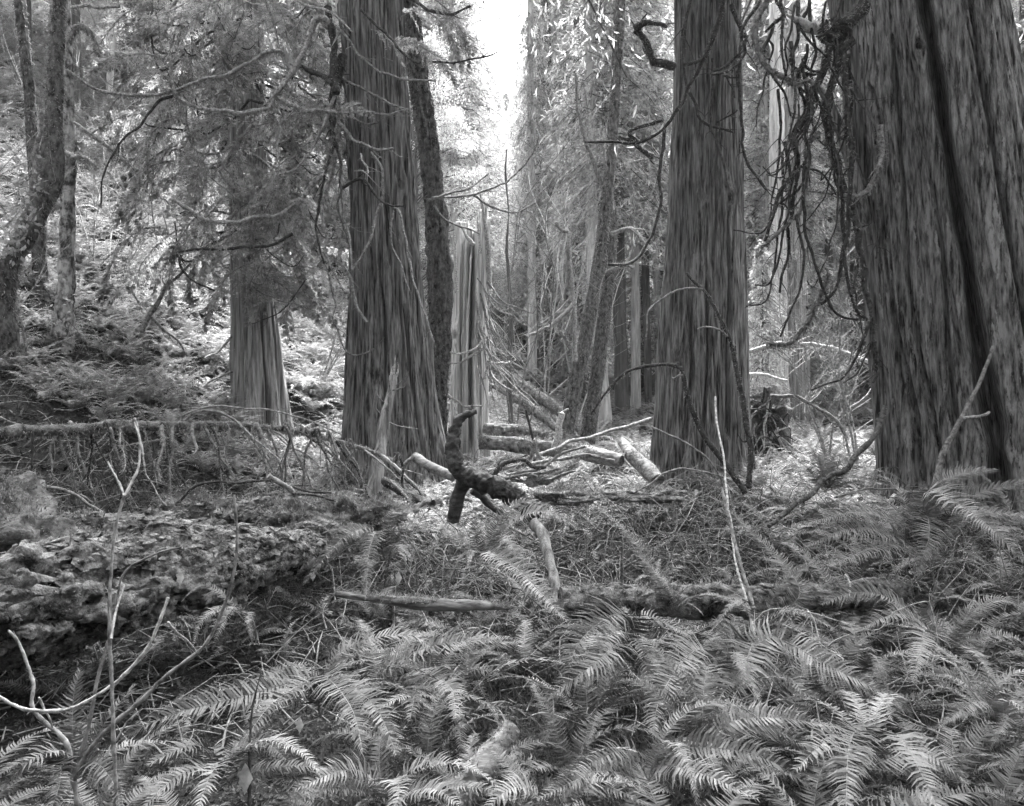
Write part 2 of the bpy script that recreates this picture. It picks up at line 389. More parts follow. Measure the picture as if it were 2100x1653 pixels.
# ---- 1. the great cedar on the right
d = 10.6
tr = thing('cedar_tree', 'huge furrowed cedar with a deep black split and hanging bare limbs, widest trunk', 'cedar tree', base_of(2070, 985, d), 'great cedars')
b = Bag()
CL1 = [(2075, 1040, 270), (2062, 960, 238), (2030, 820, 208), (2003, 700, 190), (1978, 550, 176), (1956, 400, 165), (1928, 200, 152), (1900, 0, 143)]
trunk(b, CL1, d, 460, 300, Hs(6.1, 10)-.5, 17, ridge=.036, ridge_f=6, flute=.07, flute_n=10, seed=3, zf=.14,
      cracks=[([(-.06, -120), (-.03, 60), (.03, 230), (.05, 400), (.06, 560), (.03, 720), (.0, 860), (-.05, 960), (-.07, 1040)], .085, .6),
              ([(-.80, 300), (-.78, 560), (-.73, 700), (-.68, 850), (-.64, 1000)], .055, .42),
              ([(-.45, 100), (-.5, 400), (-.55, 600), (-.52, 760), (-.45, 960)], .035, .3), ([(.52, -50), (.55, 200), (.5, 500), (.45, 800), (.3, 980)], .04, .3), ([(-.15, 500), (-.25, 760), (-.3, 980)], .03, .14),
              ([(-.88, 520), (-.86, 760), (-.86, 990)], .03, .12),
              ([(.42, -50), (.5, 200), (.52, 380)], .02, .05),
              ([(-.3, 0), (-.22, 300), (-.15, 560), (-.12, 800)], .02, .05)],
      knots=[(-.12, 145, .12, .09), (-.75, 205, .2, .1)])
b.build('trunk', M['cedar_big'], tr)
b = Bag(); trunk(b, [(1850, 1010, 42), (1838, 900, 36), (1815, 700, 33), (1797, 560, 30), (1770, 380, 30), (1748, 150, 28), (1725, 0, 27)], 10.9, 130, 240, Hs(4.6, 10.4)-.4, 16, ridge=.05, ridge_f=5, flute=.03, seed=21, zf=.12)
b.build('side_stem', M['cedar'], tr)
b = Bag(); tube(b, bpath([(1700, 200), (1735, 300), (1775, 420), (1806, 540)], 10.75, 10.5), .09, .02, seg=7, rough=.3, radii=[.03, .09, .085, .01]); s_ = b.build('split_slab', M['cedar'], tr); s_.scale = (1, 1, 1)
D1 = [  # pts, w0, w1, moss
    ([(1770, 10), (1740, 45), (1712, 62), (1700, 78)], 17, 12, 500),
    ([(1706, 80), (1697, 111), (1676, 180), (1646, 240), (1633, 291), (1631, 339), (1599, 399), (1569, 493)], 10, 4, 260),
    ([(1748, 81), (1723, 107), (1710, 171), (1689, 227), (1714, 309), (1731, 386), (1753, 463), (1770, 557), (1787, 656), (1796, 760)], 12, 4, 260),
    ([(1577, -10), (1551, 47), (1549, 86), (1569, 133), (1599, 159), (1633, 171), (1661, 165), (1690, 190)], 8, 6, 500),
    ([(1804, 257), (1809, 317), (1791, 369), (1761, 401), (1731, 399)], 8, 5, 350),
    ([(1728, 110), (1740, 257), (1740, 386), (1734, 471), (1736, 557), (1753, 630), (1779, 656)], 7, 4, 260),
    ([(1680, 270), (1657, 310), (1654, 386), (1633, 437), (1599, 476), (1562, 506)], 6, 4, 300),
    ([(1690, 245), (1706, 300), (1721, 386), (1725, 536), (1697, 613), (1654, 630)], 6, 4, 220),
    ([(1650, 330), (1646, 420), (1659, 514), (1693, 600), (1723, 647), (1765, 656)], 4, 3, 0),
    ([(1637, 343), (1624, 429), (1611, 514), (1599, 600)], 5, 3, 120),
    ([(1633, 440), (1646, 536), (1633, 621), (1600, 690)], 3.5, 2.5, 0),
    ([(1700, 560), (1669, 633), (1663, 663), (1641, 693), (1611, 708), (1573, 704)], 5, 6, 600),
    ([(1783, 659), (1757, 727), (1723, 770), (1663, 800)], 4, 2.5, 60),
    ([(1786, 659), (1779, 720), (1760, 760), (1730, 785)], 3, 2, 0),
    ([(1794, 700), (1797, 760), (1790, 785)], 4, 2.5, 0),
    ([(1600, -10), (1607, 60), (1606, 110), (1612, 155)], 4, 3, 60),
    ([(1636, 0), (1640, 60), (1625, 120), (1660, 150), (1676, 152)], 5, 3, 60),
    ([(1560, 0), (1523, 60), (1525, 110), (1495, 145), (1460, 152)], 4, 3, 120),
    ([(1655, 90), (1660, 130), (1690, 150)], 3.5, 2.5, 0),
    ([(1590, -5), (1600, 30), (1570, 65)], 4, 3, 60),
    ([(1676, 170), (1700, 240), (1720, 280), (1735, 285)], 4, 2.5, 0),
    ([(1640, 340), (1680, 360), (1715, 400)], 3, 2, 0),
    ([(1720, 100), (1755, 150), (1770, 200)], 4, 2, 0),
    ([(1630, 10), (1616, 100), (1618, 140), (1600, 180)], 3, 2, 0),
    ([(1575, 80), (1590, 110), (1560, 200), (1550, 260)], 3, 1.5, 0),
    ([(1760, 540), (1752, 610), (1772, 700)], 3, 2, 0),
    ([(1660, 0), (1668, 80), (1672, 200), (1655, 260)], 4, 2.5, 0),
    ([(1800, 430), (1802, 480), (1796, 530)], 3.5, 2, 0),
]
R_ = random.Random(9)
for q_ in range(24):
    x0 = R_.uniform(1575, 1745); y0 = R_.uniform(-20, 330); L_ = R_.uniform(110, 330); s_ = R_.choice((-1, -1, 1))
    D1.append(([(x0, y0), (x0-6*s_+R_.uniform(-8, 8), y0+L_*.35), (x0+14*s_+R_.uniform(-8, 8), y0+L_*.7), (x0+R_.uniform(25, 60)*s_, y0+L_*.95), (x0+R_.uniform(50, 95)*s_, y0+L_*R_.uniform(.88, 1.0))], R_.uniform(2.5, 4.5), R_.uniform(1, 2), R_.choice([0, 60, 120])))
for k, (pts, w0, w1, ms) in enumerate(D1):
    dd = 9.5+.35*((k*37) % 5)/5
    limb(tr, 'branch', pts, 9.9 if k < 3 else dd, dd, w0*.9, w1*.85, 'dark_branch' if k not in (3, 4, 11, 6) else 'branch', moss=ms, mossL=.05, twigs=5)
b = Bag(); tube(b, bpath([(1612, 28), (1650, 48), (1700, 72)], 9.6, 9.7), .02, .07, seg=5, rough=.25, radii=[.008, .05, .075, .05]); o = b.build('splinter', M['snag'], tr)
# moss and roots caught on the big knot
f = Bag(); c = P(1708, 62, 9.6); n = 900; dd_ = RNG.normal(size=(n, 3)); dd_ /= np.linalg.norm(dd_, axis=1)[:, None]
diamonds(f, c+dd_*np.array([.13, .1, .1]), dd_+np.array([0, 0, -.8]), .07, .012); o = f.build('moss', M['dark_branch'], tr); o['kind'] = 'stuff'

# ---- 2. cedar right of centre
d = 15.0
tr2 = thing('cedar_tree', 'dark straight cedar of even taper between the widest trunk and the mossy pair', 'cedar tree', base_of(1440, 985, d), 'great cedars')
b = Bag()
trunk(b, [(1440, 1020, 128), (1437, 960, 108), (1437, 850, 98), (1442, 650, 88), (1448, 450, 77), (1451, 250, 69), (1452, 0, 66)], d, 340, 270, Hs(3.3, 15)-.5, 19, ridge=.045, ridge_f=5, flute=.07, flute_n=8, seed=8, zf=.19, fine=.6,
      cracks=[([(.5, 430), (.55, 520), (.62, 640), (.55, 760), (.6, 900)], .05, .14), ([(-.3, 600), (-.2, 760), (-.35, 960)], .05, .12), ([(.95, 470), (.9, 700), (.8, 960)], .05, .1), ([(.3, 150), (.25, 400), (.2, 560)], .03, .06), ([(.05, 560), (.12, 720), (.0, 980)], .04, .1)],
      knots=[(.55, 425, .16, .13), (-.5, 740, .12, .06)])
b.build('trunk', M['cedar'], tr2)
D2 = [
    ([(1483, 0), (1470, 60), (1440, 129), (1414, 184), (1384, 231), (1359, 266), (1307, 291), (1200, 291)], 5, 2.5, 200),
    ([(1484, 20), (1457, 85), (1440, 118), (1402, 133)], 4, 3.5, 160),
    ([(1363, 261), (1356, 343), (1346, 450), (1316, 519), (1286, 542), (1247, 542)], 3.5, 3, 160),
    ([(1500, 10), (1525, 86), (1500, 125), (1457, 150)], 5, 3, 150),
    ([(1414, 190), (1440, 240), (1480, 262), (1505, 270)], 3.5, 2.5, 60),
    ([(1461, 120), (1461, 257), (1480, 320), (1496, 390)], 2.8, 2, 0),
    ([(1519, 60), (1517, 257), (1534, 334), (1573, 390)], 3.5, 3, 80),
    ([(1470, 250), (1500, 235), (1512, 225)], 2, 1.5, 0),
    ([(1416, 0), (1402, 60), (1403, 140), (1410, 190)], 3, 2.5, 60),
    ([(1384, 137), (1346, 120), (1324, 86), (1303, 60)], 9, 7, 260),
    ([(1303, 60), (1320, 48), (1345, 44), (1368, 55)], 8, 3, 160),
    ([(1307, 291), (1290, 272), (1330, 256), (1358, 246)], 4, 3, 220),
    ([(1270, 280), (1310, 300), (1338, 320)], 4, 6, 220),
    ([(1490, 150), (1500, 175), (1507, 200)], 2, 1.5, 0),
    ([(1483, 155), (1515, 158)], 2, 1.5, 0),
]
for k, (pts, w0, w1, ms) in enumerate(D2):
    dd = 13.8+.3*((k*31) % 5)/5
    limb(tr2, 'branch', pts, dd, dd-.2, w0, w1, 'dark_branch', moss=ms, mossL=.05, twigs=3)

# ---- 3. cedar left of centre
d = 13.5
tr3 = thing('cedar_tree', 'tall cedar with fluted flaring base beside the pale broken snag', 'cedar tree', base_of(805, 970, d), 'great cedars')
b = Bag()
trunk(b, [(812, 1010, 128), (808, 960, 112), (802, 880, 100), (799, 750, 87), (793, 600, 76), (784, 400, 67), (774, 200, 64), (760, 0, 66)], d, 340, 270, Hs(-1.9, 13.5)-.5, 18, ridge=.045, ridge_f=5, flute=.07, flute_n=9, seed=14, zf=.19, fine=.6,
      cracks=[([(-.2, 560), (-.05, 640), (-.1, 780), (-.1, 900)], .04, .12), ([(-.65, 650), (-.55, 800), (-.5, 960)], .035, .12), ([(.45, 620), (.5, 780), (.62, 960)], .05, .15), ([(.3, 470), (.35, 700), (.3, 950)], .03, .08), ([(.8, 520), (.78, 760), (.82, 980)], .04, .14), ([(.1, 380), (.1, 560)], .04, .07), ([(-.85, 300), (-.9, 600)], .04, .08)],
      knots=[(.6, 390, .13, .08)])
b.build('trunk', M['cedar'], tr3)
D3 = [
    ([(694, 251), (727, 287), (763, 310), (790, 308), (807, 303)], 4, 2.5, 120, 'branch'),
    ([(702, 163), (763, 192), (820, 218), (838, 226)], 3, 2, 60, 'branch'),
    ([(715, 225), (774, 234), (838, 223)], 3, 2, 80, 'branch'),
    ([(705, 240), (750, 251), (775, 250)], 2.5, 2, 0, 'branch'),
    ([(760, 312), (781, 345), (781, 399), (771, 454), (745, 516), (722, 552)], 3, 2.5, 80, 'branch'),
    ([(700, 385), (738, 370), (774, 407), (803, 421), (829, 421)], 3.5, 2, 0, 'dark_branch'),
    ([(807, 432), (800, 490), (818, 545), (840, 596)], 2.5, 1.5, 0, 'branch'),
    ([(795, 418), (822, 440), (835, 530), (870, 640), (890, 700)], 2.5, 1.5, 0, 'branch'),
    ([(690, 54), (745, 113), (803, 156), (894, 165)], 3, 2, 0, 'branch'),
    ([(740, 20), (790, 70), (850, 123), (927, 127), (1003, 113), (1020, 105)], 3, 1.5, 0, 'dark_branch'),
    ([(835, -10), (880, 22), (915, 28), (965, 12)], 4, 2.5, 60, 'dark_branch'),
    ([(673, 15), (678, 80), (683, 156), (690, 190)], 8, 8, 200, 'dark_branch'),
    ([(702, 113), (697, 150), (687, 189), (680, 260), (690, 300)], 9, 6, 200, 'dark_branch'),
    ([(618, 135), (650, 150), (680, 172)], 5, 5, 60, 'dark_branch'),
    ([(674, 46), (660, 36), (646, 40), (635, 75), (617, 120), (581, 174), (563, 196), (552, 221), (490, 232), (435, 224), (399, 218), (375, 205), (359, 189), (352, 150), (349, 109)], 7, 2.5, 900, 'branch'),
    ([(563, 196), (600, 215), (640, 230), (690, 228)], 5, 4, 300, 'branch'),
    ([(553, 225), (567, 260), (575, 310), (560, 345)], 4, 2, 120, 'branch'),
    ([(660, 365), (648, 370), (620, 405), (581, 432), (530, 450), (483, 458), (430, 448), (399, 436), (349, 407)], 5.5, 4, 500, 'branch'),
    ([(600, 479), (560, 500), (537, 505), (470, 512), (370, 513), (366, 530), (380, 565), (440, 596)], 3.5, 2, 200, 'dark_branch'),
    ([(581, 105), (555, 104), (527, 116), (490, 140), (454, 156), (392, 174), (345, 189), (280, 192), (218, 189), (180, 175), (138, 142)], 4.5, 2.5, 700, 'branch'),
    ([(356, 196), (330, 205), (309, 225), (285, 260), (254, 290), (230, 325), (214, 356), (207, 425)], 3, 1.5, 0, 'dark_branch'),
    ([(375, 205), (385, 250), (395, 290), (415, 310), (450, 314), (475, 300)], 3, 2, 100, 'branch'),
    ([(690, 300), (684, 340), (670, 400), (690, 480), (700, 530), (720, 573), (731, 627), (752, 660)], 5, 3, 200, 'branch'),
    ([(698, 310), (705, 380), (712, 450), (722, 552)], 3.5, 2, 60, 'branch'),
    ([(686, 310), (676, 360), (660, 430), (672, 520), (700, 590), (718, 600)], 3, 2, 0, 'branch'),
    ([(690, 300), (700, 345), (695, 400), (705, 470), (715, 500)], 3, 2, 0, 'dark_branch'),
    ([(684, 300), (668, 350), (655, 420), (650, 480), (665, 540)], 3, 2, 0, 'dark_branch'),
    ([(740, 315), (750, 335), (755, 355)], 2, 1.5, 0, 'pale_branch'),
    ([(728, 350), (745, 352), (758, 363)], 1.8, 1.2, 0, 'pale_branch'),
    ([(690, 190), (640, 300), (600, 350), (560, 340)], 4, 2, 100, 'branch'),
    ([(610, 0), (640, 12), (690, 30), (720, 62)], 3, 2, 0, 'branch'),
    ([(540, -5), (565, 60), (575, 100), (590, 150)], 3, 2, 80, 'branch'),
    ([(700, 245), (715, 300), (712, 330)], 3, 2, 0, 'dark_branch'),
    ([(666, 540), (690, 610), (685, 660), (712, 720), (745, 727), (770, 712)], 2.2, 1.5, 0, 'branch'),
]
for k, (pts, w0, w1, ms, mm) in enumerate(D3):
    dd = 12.2+.4*((k*29) % 5)/5
    limb(tr3, 'branch', pts, 12.5 if k in (11, 12) else dd, dd-.3, w0, w1, mm, moss=ms, mossL=.045, twigs=4)
for (px, py, sc) in [(660, 205, .8), (640, 230, .9), (700, 215, .6), (620, 215, .9), (600, 270, .8), (650, 290, .8), (690, 270, .7), (560, 250, .8), (480, 240, .8), (440, 235, .7), (540, 440, .8), (500, 455, .9), (590, 420, .8), (620, 400, .8), (430, 440, .7), (560, 480, .8), (520, 500, .8), (610, 460, .7), (450, 150, .8), (400, 175, .7), (520, 110, .8), (350, 190, .8), (300, 190, .8), (250, 195, .8), (570, 100, .8), (590, 60, .9), (640, 20, .9), (560, 10, 1.0), (500, 30, 1), (470, -10, 1.1), (610, 320, .9), (640, 350, .8), (580, 350, .8), (520, 330, .9),
                     (860, 20, 1.0), (900, 40, 1), (820, 30, .9), (800, 80, .8), (850, 90, .8), (760, 60, .8), (880, -10, 1.1)]:
    az = random.uniform(2.4, 3.9) if px < 700 else random.uniform(-.6, .5)
    bough(tr3, P(px, py, 12.4+random.uniform(-.5, .6)), az-.5+random.uniform(-.6, .6), sc*random.uniform(.6, .9), random.uniform(0, .7), random.uniform(-1.0, 1.0))

# ---- 4. smaller cedar further back with low boughs
d = 15
tr4 = thing('cedar_tree', 'smaller grey cedar, foliage hanging over its trunk, standing below the fern slope', 'cedar tree', base_of(534, 930, d))
b = Bag()
trunk(b, [(534, 960, 80), (534, 930, 72), (533, 850, 60), (524, 650, 47), (512, 500, 40), (508, 300, 36), (505, 0, 31)], d, 200, 240, Hs(-4.4, 15)-.5, 17, ridge=.05, ridge_f=5, flute=.07, flute_n=8, seed=31, zf=.1,
      cracks=[([(.3, 560), (.25, 700), (.35, 900)], .06, .16), ([(-.5, 640), (-.6, 850)], .04, .1), ([(.7, 600), (.75, 900)], .06, .12)])
b.build('trunk', M['cedar_pale'], tr4)
for k in range(95):
    py = random.uniform(-60, 560); s = random.choice((-1, 1)); px = 512+s*random.uniform(0, 200)*(1 if s < 0 else .8); dd = random.uniform(13.6, 15.7)
    bough(tr4, P(px, py, dd), (math.pi if s < 0 else 0)+random.uniform(-1.2, 1.2)-.3, random.uniform(.75, 1.4), random.uniform(.1, .8), random.uniform(-.9, .9))
for k in range(70):
    px = random.gauss(505, 85); py = random.uniform(-40, 540); bough(tr4, P(px, py, random.uniform(13.0, 13.9)), random.uniform(0, 6.28), random.uniform(.5, 1.0), random.uniform(.1, .9), random.uniform(-.9, .9))
for k in range(60):
    x0 = random.gauss(480, 110); y0 = random.uniform(-20, 600); dx = random.uniform(-110, 110); dy = random.uniform(-20, 110)
    limb(tr4, 'branch', [(x0, y0), (x0+dx*.5, y0+dy*.7), (x0+dx, y0+dy), (x0+dx*1.25, y0+dy*random.uniform(.6, 1.1))], 13.3, 13.0, 1.6, .8, random.choice(['branch', 'branch', 'dark_branch', 'pale_branch']), seg=4, twigs=4, wob=.06)
for k in range(26):
    s = random.choice((-1, 1)); y0 = random.uniform(0, 520); x1 = 512+s*random.uniform(60, 230); 
    limb(tr4, 'branch', [(512, y0), ((512+x1)/2, y0+random.uniform(10, 60)), (x1, y0+random.uniform(0, 90)), (x1+s*20, y0+random.uniform(-10, 60))], 14.6, 13.8, 3, 1.5, random.choice(['branch', 'dark_branch']), seg=5, moss=60, mossL=.06, twigs=3)

# ---- 5. mossy leaning alder behind the left cedar
d = 16
t5 = thing('alder_tree', 'leaning moss-wrapped trunk squeezed between fluted cedar and pale snag', 'tree', base_of(897, 900, d))
b = Bag(); trunk(b, [(905, 960, 24), (898, 880, 18), (897, 800, 19), (901, 700, 22), (903, 550, 26), (893, 430, 22), (884, 340, 21), (872, 250, 20), (858, 150, 20), (838, 0, 20)], d, 90, 200, Hs(-1.4, 16)-.4, 17, ridge=.04, ridge_f=7, flute=.03, seed=41, zf=.5, fine=1.0, knots=[(-.3, 340, .14, .08), (.2, 480, .1, .05), (-.5, 690, .13, .08)])
b.build('trunk', M['moss_trunk'], t5)
f = Bag(); n = 3000; zz_ = RNG.uniform(.6, 9.0, n); a = RNG.uniform(0, 2*math.pi, n)
pyv = 826-(zz_-CH)*F/d; pxv = np.interp(pyv, [0, 150, 250, 340, 430, 550, 700, 800, 880, 960], [838, 858, 872, 884, 893, 903, 901, 897, 898, 905]); cx_ = (pxv-1050)/F*d
nd = np.stack([np.cos(a), np.sin(a), 0*a], -1); diamonds(f, np.stack([cx_, 0*a+d, zz_], -1)+nd*.19, nd+np.array([0, 0, -.9])+RNG.normal(size=(n, 3))*.3, .07, .014)
o = f.build('moss', M['moss'], t5); o['kind'] = 'stuff'
for (pts) in [[(880, 410), (920, 395), (960, 385), (985, 370), (1002, 355)], [(885, 405), (970, 398), (1040, 370), (1090, 320), (1105, 280)], [(970, 398), (1010, 425), (1060, 435), (1100, 415)], [(890, 420), (915, 450), (985, 480)]]:
    limb(t5, 'branch', pts, 15.6, 15.2, 3, 1.3, 'branch', seg=5, twigs=4)

# ---- 6. pale broken snag
d = 17
t6 = thing('broken_snag', 'pale barkless snag with a splintered top', 'dead tree', base_of(962, 930, d))
def jag(th):
    x = np.cos(th); r = np.random.default_rng(5)
    top = CH+(826-505)/F*d+.5*np.clip(vnoise(np.stack([th*6, th*0, th*0], -1), 3), -1, 1)
    top = np.where(x > .35, CH+(826-425)/F*d+.25*vnoise(np.stack([th*9, th*0, th*0], -1), 4)-(np.abs(x-.75)*1.2), top)
    top = np.where(x < -.65, CH+(826-475)/F*d+.3*vnoise(np.stack([th*9, th*0, th*0], -1), 6), top)
    return top
b = Bag(); trunk(b, [(962, 960, 54), (962, 930, 46), (962, 850, 41), (963, 700, 39), (967, 500, 37), (972, 400, 36)], d, 220, 260, Hs(-.85, 17)-.4, 5.9, ridge=.05, ridge_f=8, flute=.05, flute_n=6, seed=51, zf=.1, jag=jag,
      cracks=[([(.15, 400), (.1, 560), (.05, 700), (.1, 930)], .13, .3), ([(.65, 420), (.6, 560), (.5, 760)], .09, .2), ([(-.5, 480), (-.45, 900)], .07, .15), ([(-.1, 450), (-.2, 640)], .06, .12)], knots=[(-.7, 690, .15, .12)])
b.build('trunk', M['snag'], t6)
for (pts, w) in [([(942, 455), (955, 480), (972, 502)], 5), ([(985, 398), (992, 440), (1000, 500), (1004, 590)], 7), ([(978, 430), (982, 470), (985, 520)], 4), ([(932, 470), (935, 520), (936, 600)], 4)]:
    limb(t6, 'splinter', pts, 16.5, 16.5, w*.3, w, 'pale_branch', seg=5, rough=.3, wob=.02)
for k in range(20):
    x0 = random.uniform(975, 1003); y0 = random.uniform(560, 700); x1 = x0+random.uniform(20, 100); y1 = y0+random.uniform(60, 190)
    xm = x0+(x1-x0)*.35
    limb(t6, 'branch', [(x0, y0), (xm, y0+(y1-y0)*.55), (x1, y1), (x1+random.uniform(-5, 20), y1-random.uniform(-15, 20))], 16.4, 15.7, 1.6, .8, random.choice(['branch', 'pale_branch', 'branch']), seg=5, twigs=2)
for pts in [[(997, 690), (975, 715), (945, 727), (923, 722)], [(990, 715), (950, 740), (918, 744)], [(1000, 690), (1008, 730), (1000, 760), (985, 790)], [(915, 805), (950, 830), (990, 832)], [(1000, 740), (1040, 745), (1045, 740)], [(1005, 760), (1020, 785), (1050, 800)]]:
    limb(t6, 'branch', pts, 16.2, 15.9, 3, 2, 'pale_branch', seg=5, moss=60, mossL=.04)

# ---- 7. mid-distance trees
def simple_tree(name, label, cl, d, top, mt, seg=40, rings=130, ridge=.03, rf=6, seed=1, knots=(), fz=0, group=None, zf=.2, jagged=False):
    bx, by = cl[0][0], cl[0][1]; p = P(bx, by, d)
    t = thing(name, label, 'tree', (float(p[0]), d, Hs(p[0], d)-.05), group)
    b = Bag(); trunk(b, cl, d, seg, rings, min(Hs(p[0], d), p[2])-.5, top, ridge=ridge, ridge_f=rf, flute=.02, flute_n=5, seed=seed, knots=knots, zf=zf, fine=.8)
    b.build('trunk', M[mt], t)
    if fz:
        pts = bpath([(c[0], c[1]) for c in cl], d, d); r = np.interp(np.linspace(0, 1, 40), np.linspace(0, 1, len(cl)), [c[2]/F*d for c in cl]); f = Bag()
        fuzz(f, crom(pts, 40), r, L=.09, w=.018, n=fz, down=1.2); o = f.build('moss', M['moss'], t); o['kind'] = 'stuff'
    if name == 'conifer_tree': MIDT.append((t, d, p[0]))
    return t
MIDT = []
t = simple_tree('maple_tree', 'slanting moss-furred maple stem rising out of the log pile, leaning to its twin', [(1152, 905, 18), (1165, 860, 16), (1184, 760, 15), (1203, 680, 14), (1218, 600, 13), (1235, 480, 11), (1250, 350, 11), (1262, 200, 11), (1270, 40, 11)], 21, 12, 'moss_trunk', fz=2200, seed=61)
for pts in [[(1168, 590), (1165, 520), (1168, 480), (1150, 470), (1140, 455)], [(1180, 740), (1178, 640), (1172, 560), (1166, 480)], [(1172, 715), (1155, 690), (1148, 680)], [(1180, 620), (1140, 660), (1080, 690)]]:
    limb(t, 'branch', pts, 20.6, 20.4, 5, 3.5, 'branch', seg=6, moss=80, mossL=.06, twigs=3)
t = simple_tree('maple_tree', 'bent moss-furred maple stem with a broken dark tip above its twin', [(1205, 890, 16), (1215, 830, 15), (1228, 740, 15), (1240, 640, 14), (1249, 550, 13), (1254, 470, 11), (1256, 418, 6)], 21.5, CH+(826-415)/F*21.5, 'moss_trunk', fz=2200, seed=63)
for pts in [[(1254, 480), (1285, 470), (1310, 485), (1340, 520)], [(1240, 560), (1280, 545), (1300, 550)], [(1256, 430), (1250, 380), (1240, 330), (1238, 300)], [(1250, 420), (1215, 330), (1190, 250), (1180, 150)]]:
    limb(t, 'branch', pts, 21.1, 20.8, 5, 3, 'branch', seg=6, moss=80, mossL=.06, twigs=3)
simple_tree('conifer_tree', 'slender pale straight trunk behind the two moss-furred maple stems', [(1240, 860, 15), (1228, 700, 13), (1216, 560, 13), (1212, 300, 12), (1208, 0, 10)], 29, 16, 'far_pale', seed=65)
simple_tree('alder_tree', 'thin pale stem sprouting between the two moss-furred maple stems', [(1222, 780, 6), (1232, 640, 6), (1242, 520, 5), (1250, 440, 4)], 23.5, 7.5, 'far_pale', seed=66)
simple_tree('conifer_tree', 'dim upright trunk seen close beside the bent maple stem and dark cedar', [(1277, 860, 15), (1272, 700, 14), (1268, 450, 12), (1268, 100, 11)], 31, 17, 'far_bark', seed=67)
simple_tree('conifer_tree', 'dark distant trunk with a flared foot behind the snag twigs', [(1118, 790, 26), (1118, 740, 21), (1116, 600, 18), (1116, 300, 16)], 38, 20, 'far_bark', seed=68)
simple_tree('alder_tree', 'thin crooked sapling trunk just beyond the snag', [(1048, 900, 6), (1044, 760, 4.5), (1050, 640, 4), (1038, 520, 3.2), (1044, 430, 2.2), (1036, 350, 1.2), (1040, 300, .5)], 20, 7.6, 'far_bark', seed=69, seg=16)
t = simple_tree('cedar_tree', 'pale slim cedar trunk lit on its face, partner of the wider grey one', [(1598, 860, 22), (1597, 780, 18), (1596, 600, 17), (1594, 400, 15), (1592, 0, 13)], 27, 16, 'far_pale', seed=71, seg=60, ridge=.04)
simple_tree('cedar_tree', 'wider grey cedar trunk overlapping the pale slim one behind the hanging limbs', [(1640, 860, 24), (1636, 700, 21), (1630, 400, 19), (1622, 0, 16)], 28, 16, 'cedar_pale', seed=72, seg=60)
simple_tree('conifer_tree', 'dark stubby trunk in the woods against the side of the widest cedar', [(1768, 850, 24), (1765, 700, 20), (1762, 400, 18)], 36, 18, 'far_bark', seed=73)
simple_tree('conifer_tree', 'thin dim trunk among twigs between grey cedar and dark stubby trunk', [(1703, 850, 9), (1700, 600, 8), (1697, 300, 7)], 33, 16, 'far_bark', seed=74)
simple_tree('conifer_tree', 'narrow dim trunk at the far edge of the straight dark cedar', [(1330, 850, 8), (1325, 600, 8), (1320, 300, 7)], 33, 16, 'far_bark', seed=75)
for px0, px1, hw, dd, lb in [(1092, 1088, 8, 34, 'slim pale trunk in the valley just past the snag twigs'), (1150, 1160, 7, 38, 'slim pale trunk seen between the dark flared trunk and the slanting maple'), (1305, 1300, 8, 32, 'slim pale trunk against the edge of the straight dark cedar'), (1355, 1350, 6, 40, 'faint pale trunk nearly touching the straight dark cedar'), (1545, 1540, 8, 34, 'faint pale trunk just past the straight dark cedar'), (1722, 1716, 9, 40, 'faint pale trunk among the hanging limbs')]:
    simple_tree('conifer_tree', lb, [(px0, 830, hw*1.3), ((px0+px1)/2, 500, hw), (px1, 100, hw*.8)], dd, 24, 'far_pale', seed=int(px0))
# left side
d = 13.2
t = thing('alder_tree', 'pale blotchy alder trunk standing on the fern slope', 'tree', base_of(140, 690, d))
b = Bag(); p = P(140, 700, d)
trunk(b, [(128, 700, 24), (135, 620, 17), (138, 500, 15), (142, 300, 14), (136, 160, 13), (130, 0, 14)], d, 60, 170, p[2]-1.2, 12, ridge=.02, ridge_f=7, flute=.02, seed=81, zf=.8, fine=.8, knots=[(.2, 130, .1, .06), (.1, 320, .08, .06)])
b.build('trunk', M['alder'], t)
for pts, ms in [([(140, 90), (160, 55), (185, 60), (197, 90), (203, 115)], 500), ([(128, 310), (150, 318), (175, 325), (200, 345)], 350), ([(145, 15), (200, 14), (245, 12)], 60), ([(150, 250), (190, 275), (235, 310), (280, 350)], 40)]:
    limb(t, 'branch', pts, 13.0, 12.8, 6 if ms > 100 else 3, 3, 'branch', moss=ms, mossL=.06, twigs=3)
f = Bag(); n = 60; c = P(115, 625, 12.9); q = c+RNG.normal(size=(n, 3))*np.array([.15, .05, .25]); diamonds(f, q, RNG.normal(size=(n, 3)), .07, .05); o = f.build('ivy', M['leaf'], t); o['kind'] = 'stuff'
d = 11.6
t = thing('maple_tree', 'dark crooked mossy trunk bending down beside the pale alder', 'tree', (float(P(10, 800, d)[0]), d, Hs(P(10, 800, d)[0], d)))
b = Bag(); p, r, _ = tube(b, bpath([(-14, 850), (5, 740), (12, 600), (30, 520), (75, 440), (103, 370), (110, 280), (113, 170), (118, 60), (122, -60), (126, -400)], 11.6, 11.9), .2, .12, n=110, seg=26, rough=.25, radii=[.22, .17, .14, .135, .15, .11, .095, .09, .085, .08, .06])
b.build('trunk', M['moss_trunk'], t)
f = Bag(); fuzz(f, p, r, L=.07, w=.016, n=5000, down=1.0); o = f.build('moss', M['moss'], t); o['kind'] = 'stuff'
f = Bag(); n = 170; k = RNG.integers(0, 8, n); cc = np.array([P(x, y, 11.3) for x, y in [(40, 470), (30, 510), (60, 440), (15, 500), (50, 400), (75, 370), (45, 430), (25, 480)]])[k]+RNG.normal(size=(n, 3))*np.array([.1, .05, .12]); diamonds(f, cc, RNG.normal(size=(n, 3))+np.array([0, -.3, -.8]), .1, .05)
o = f.build('ivy', M['leaf'], t); o['kind'] = 'stuff'
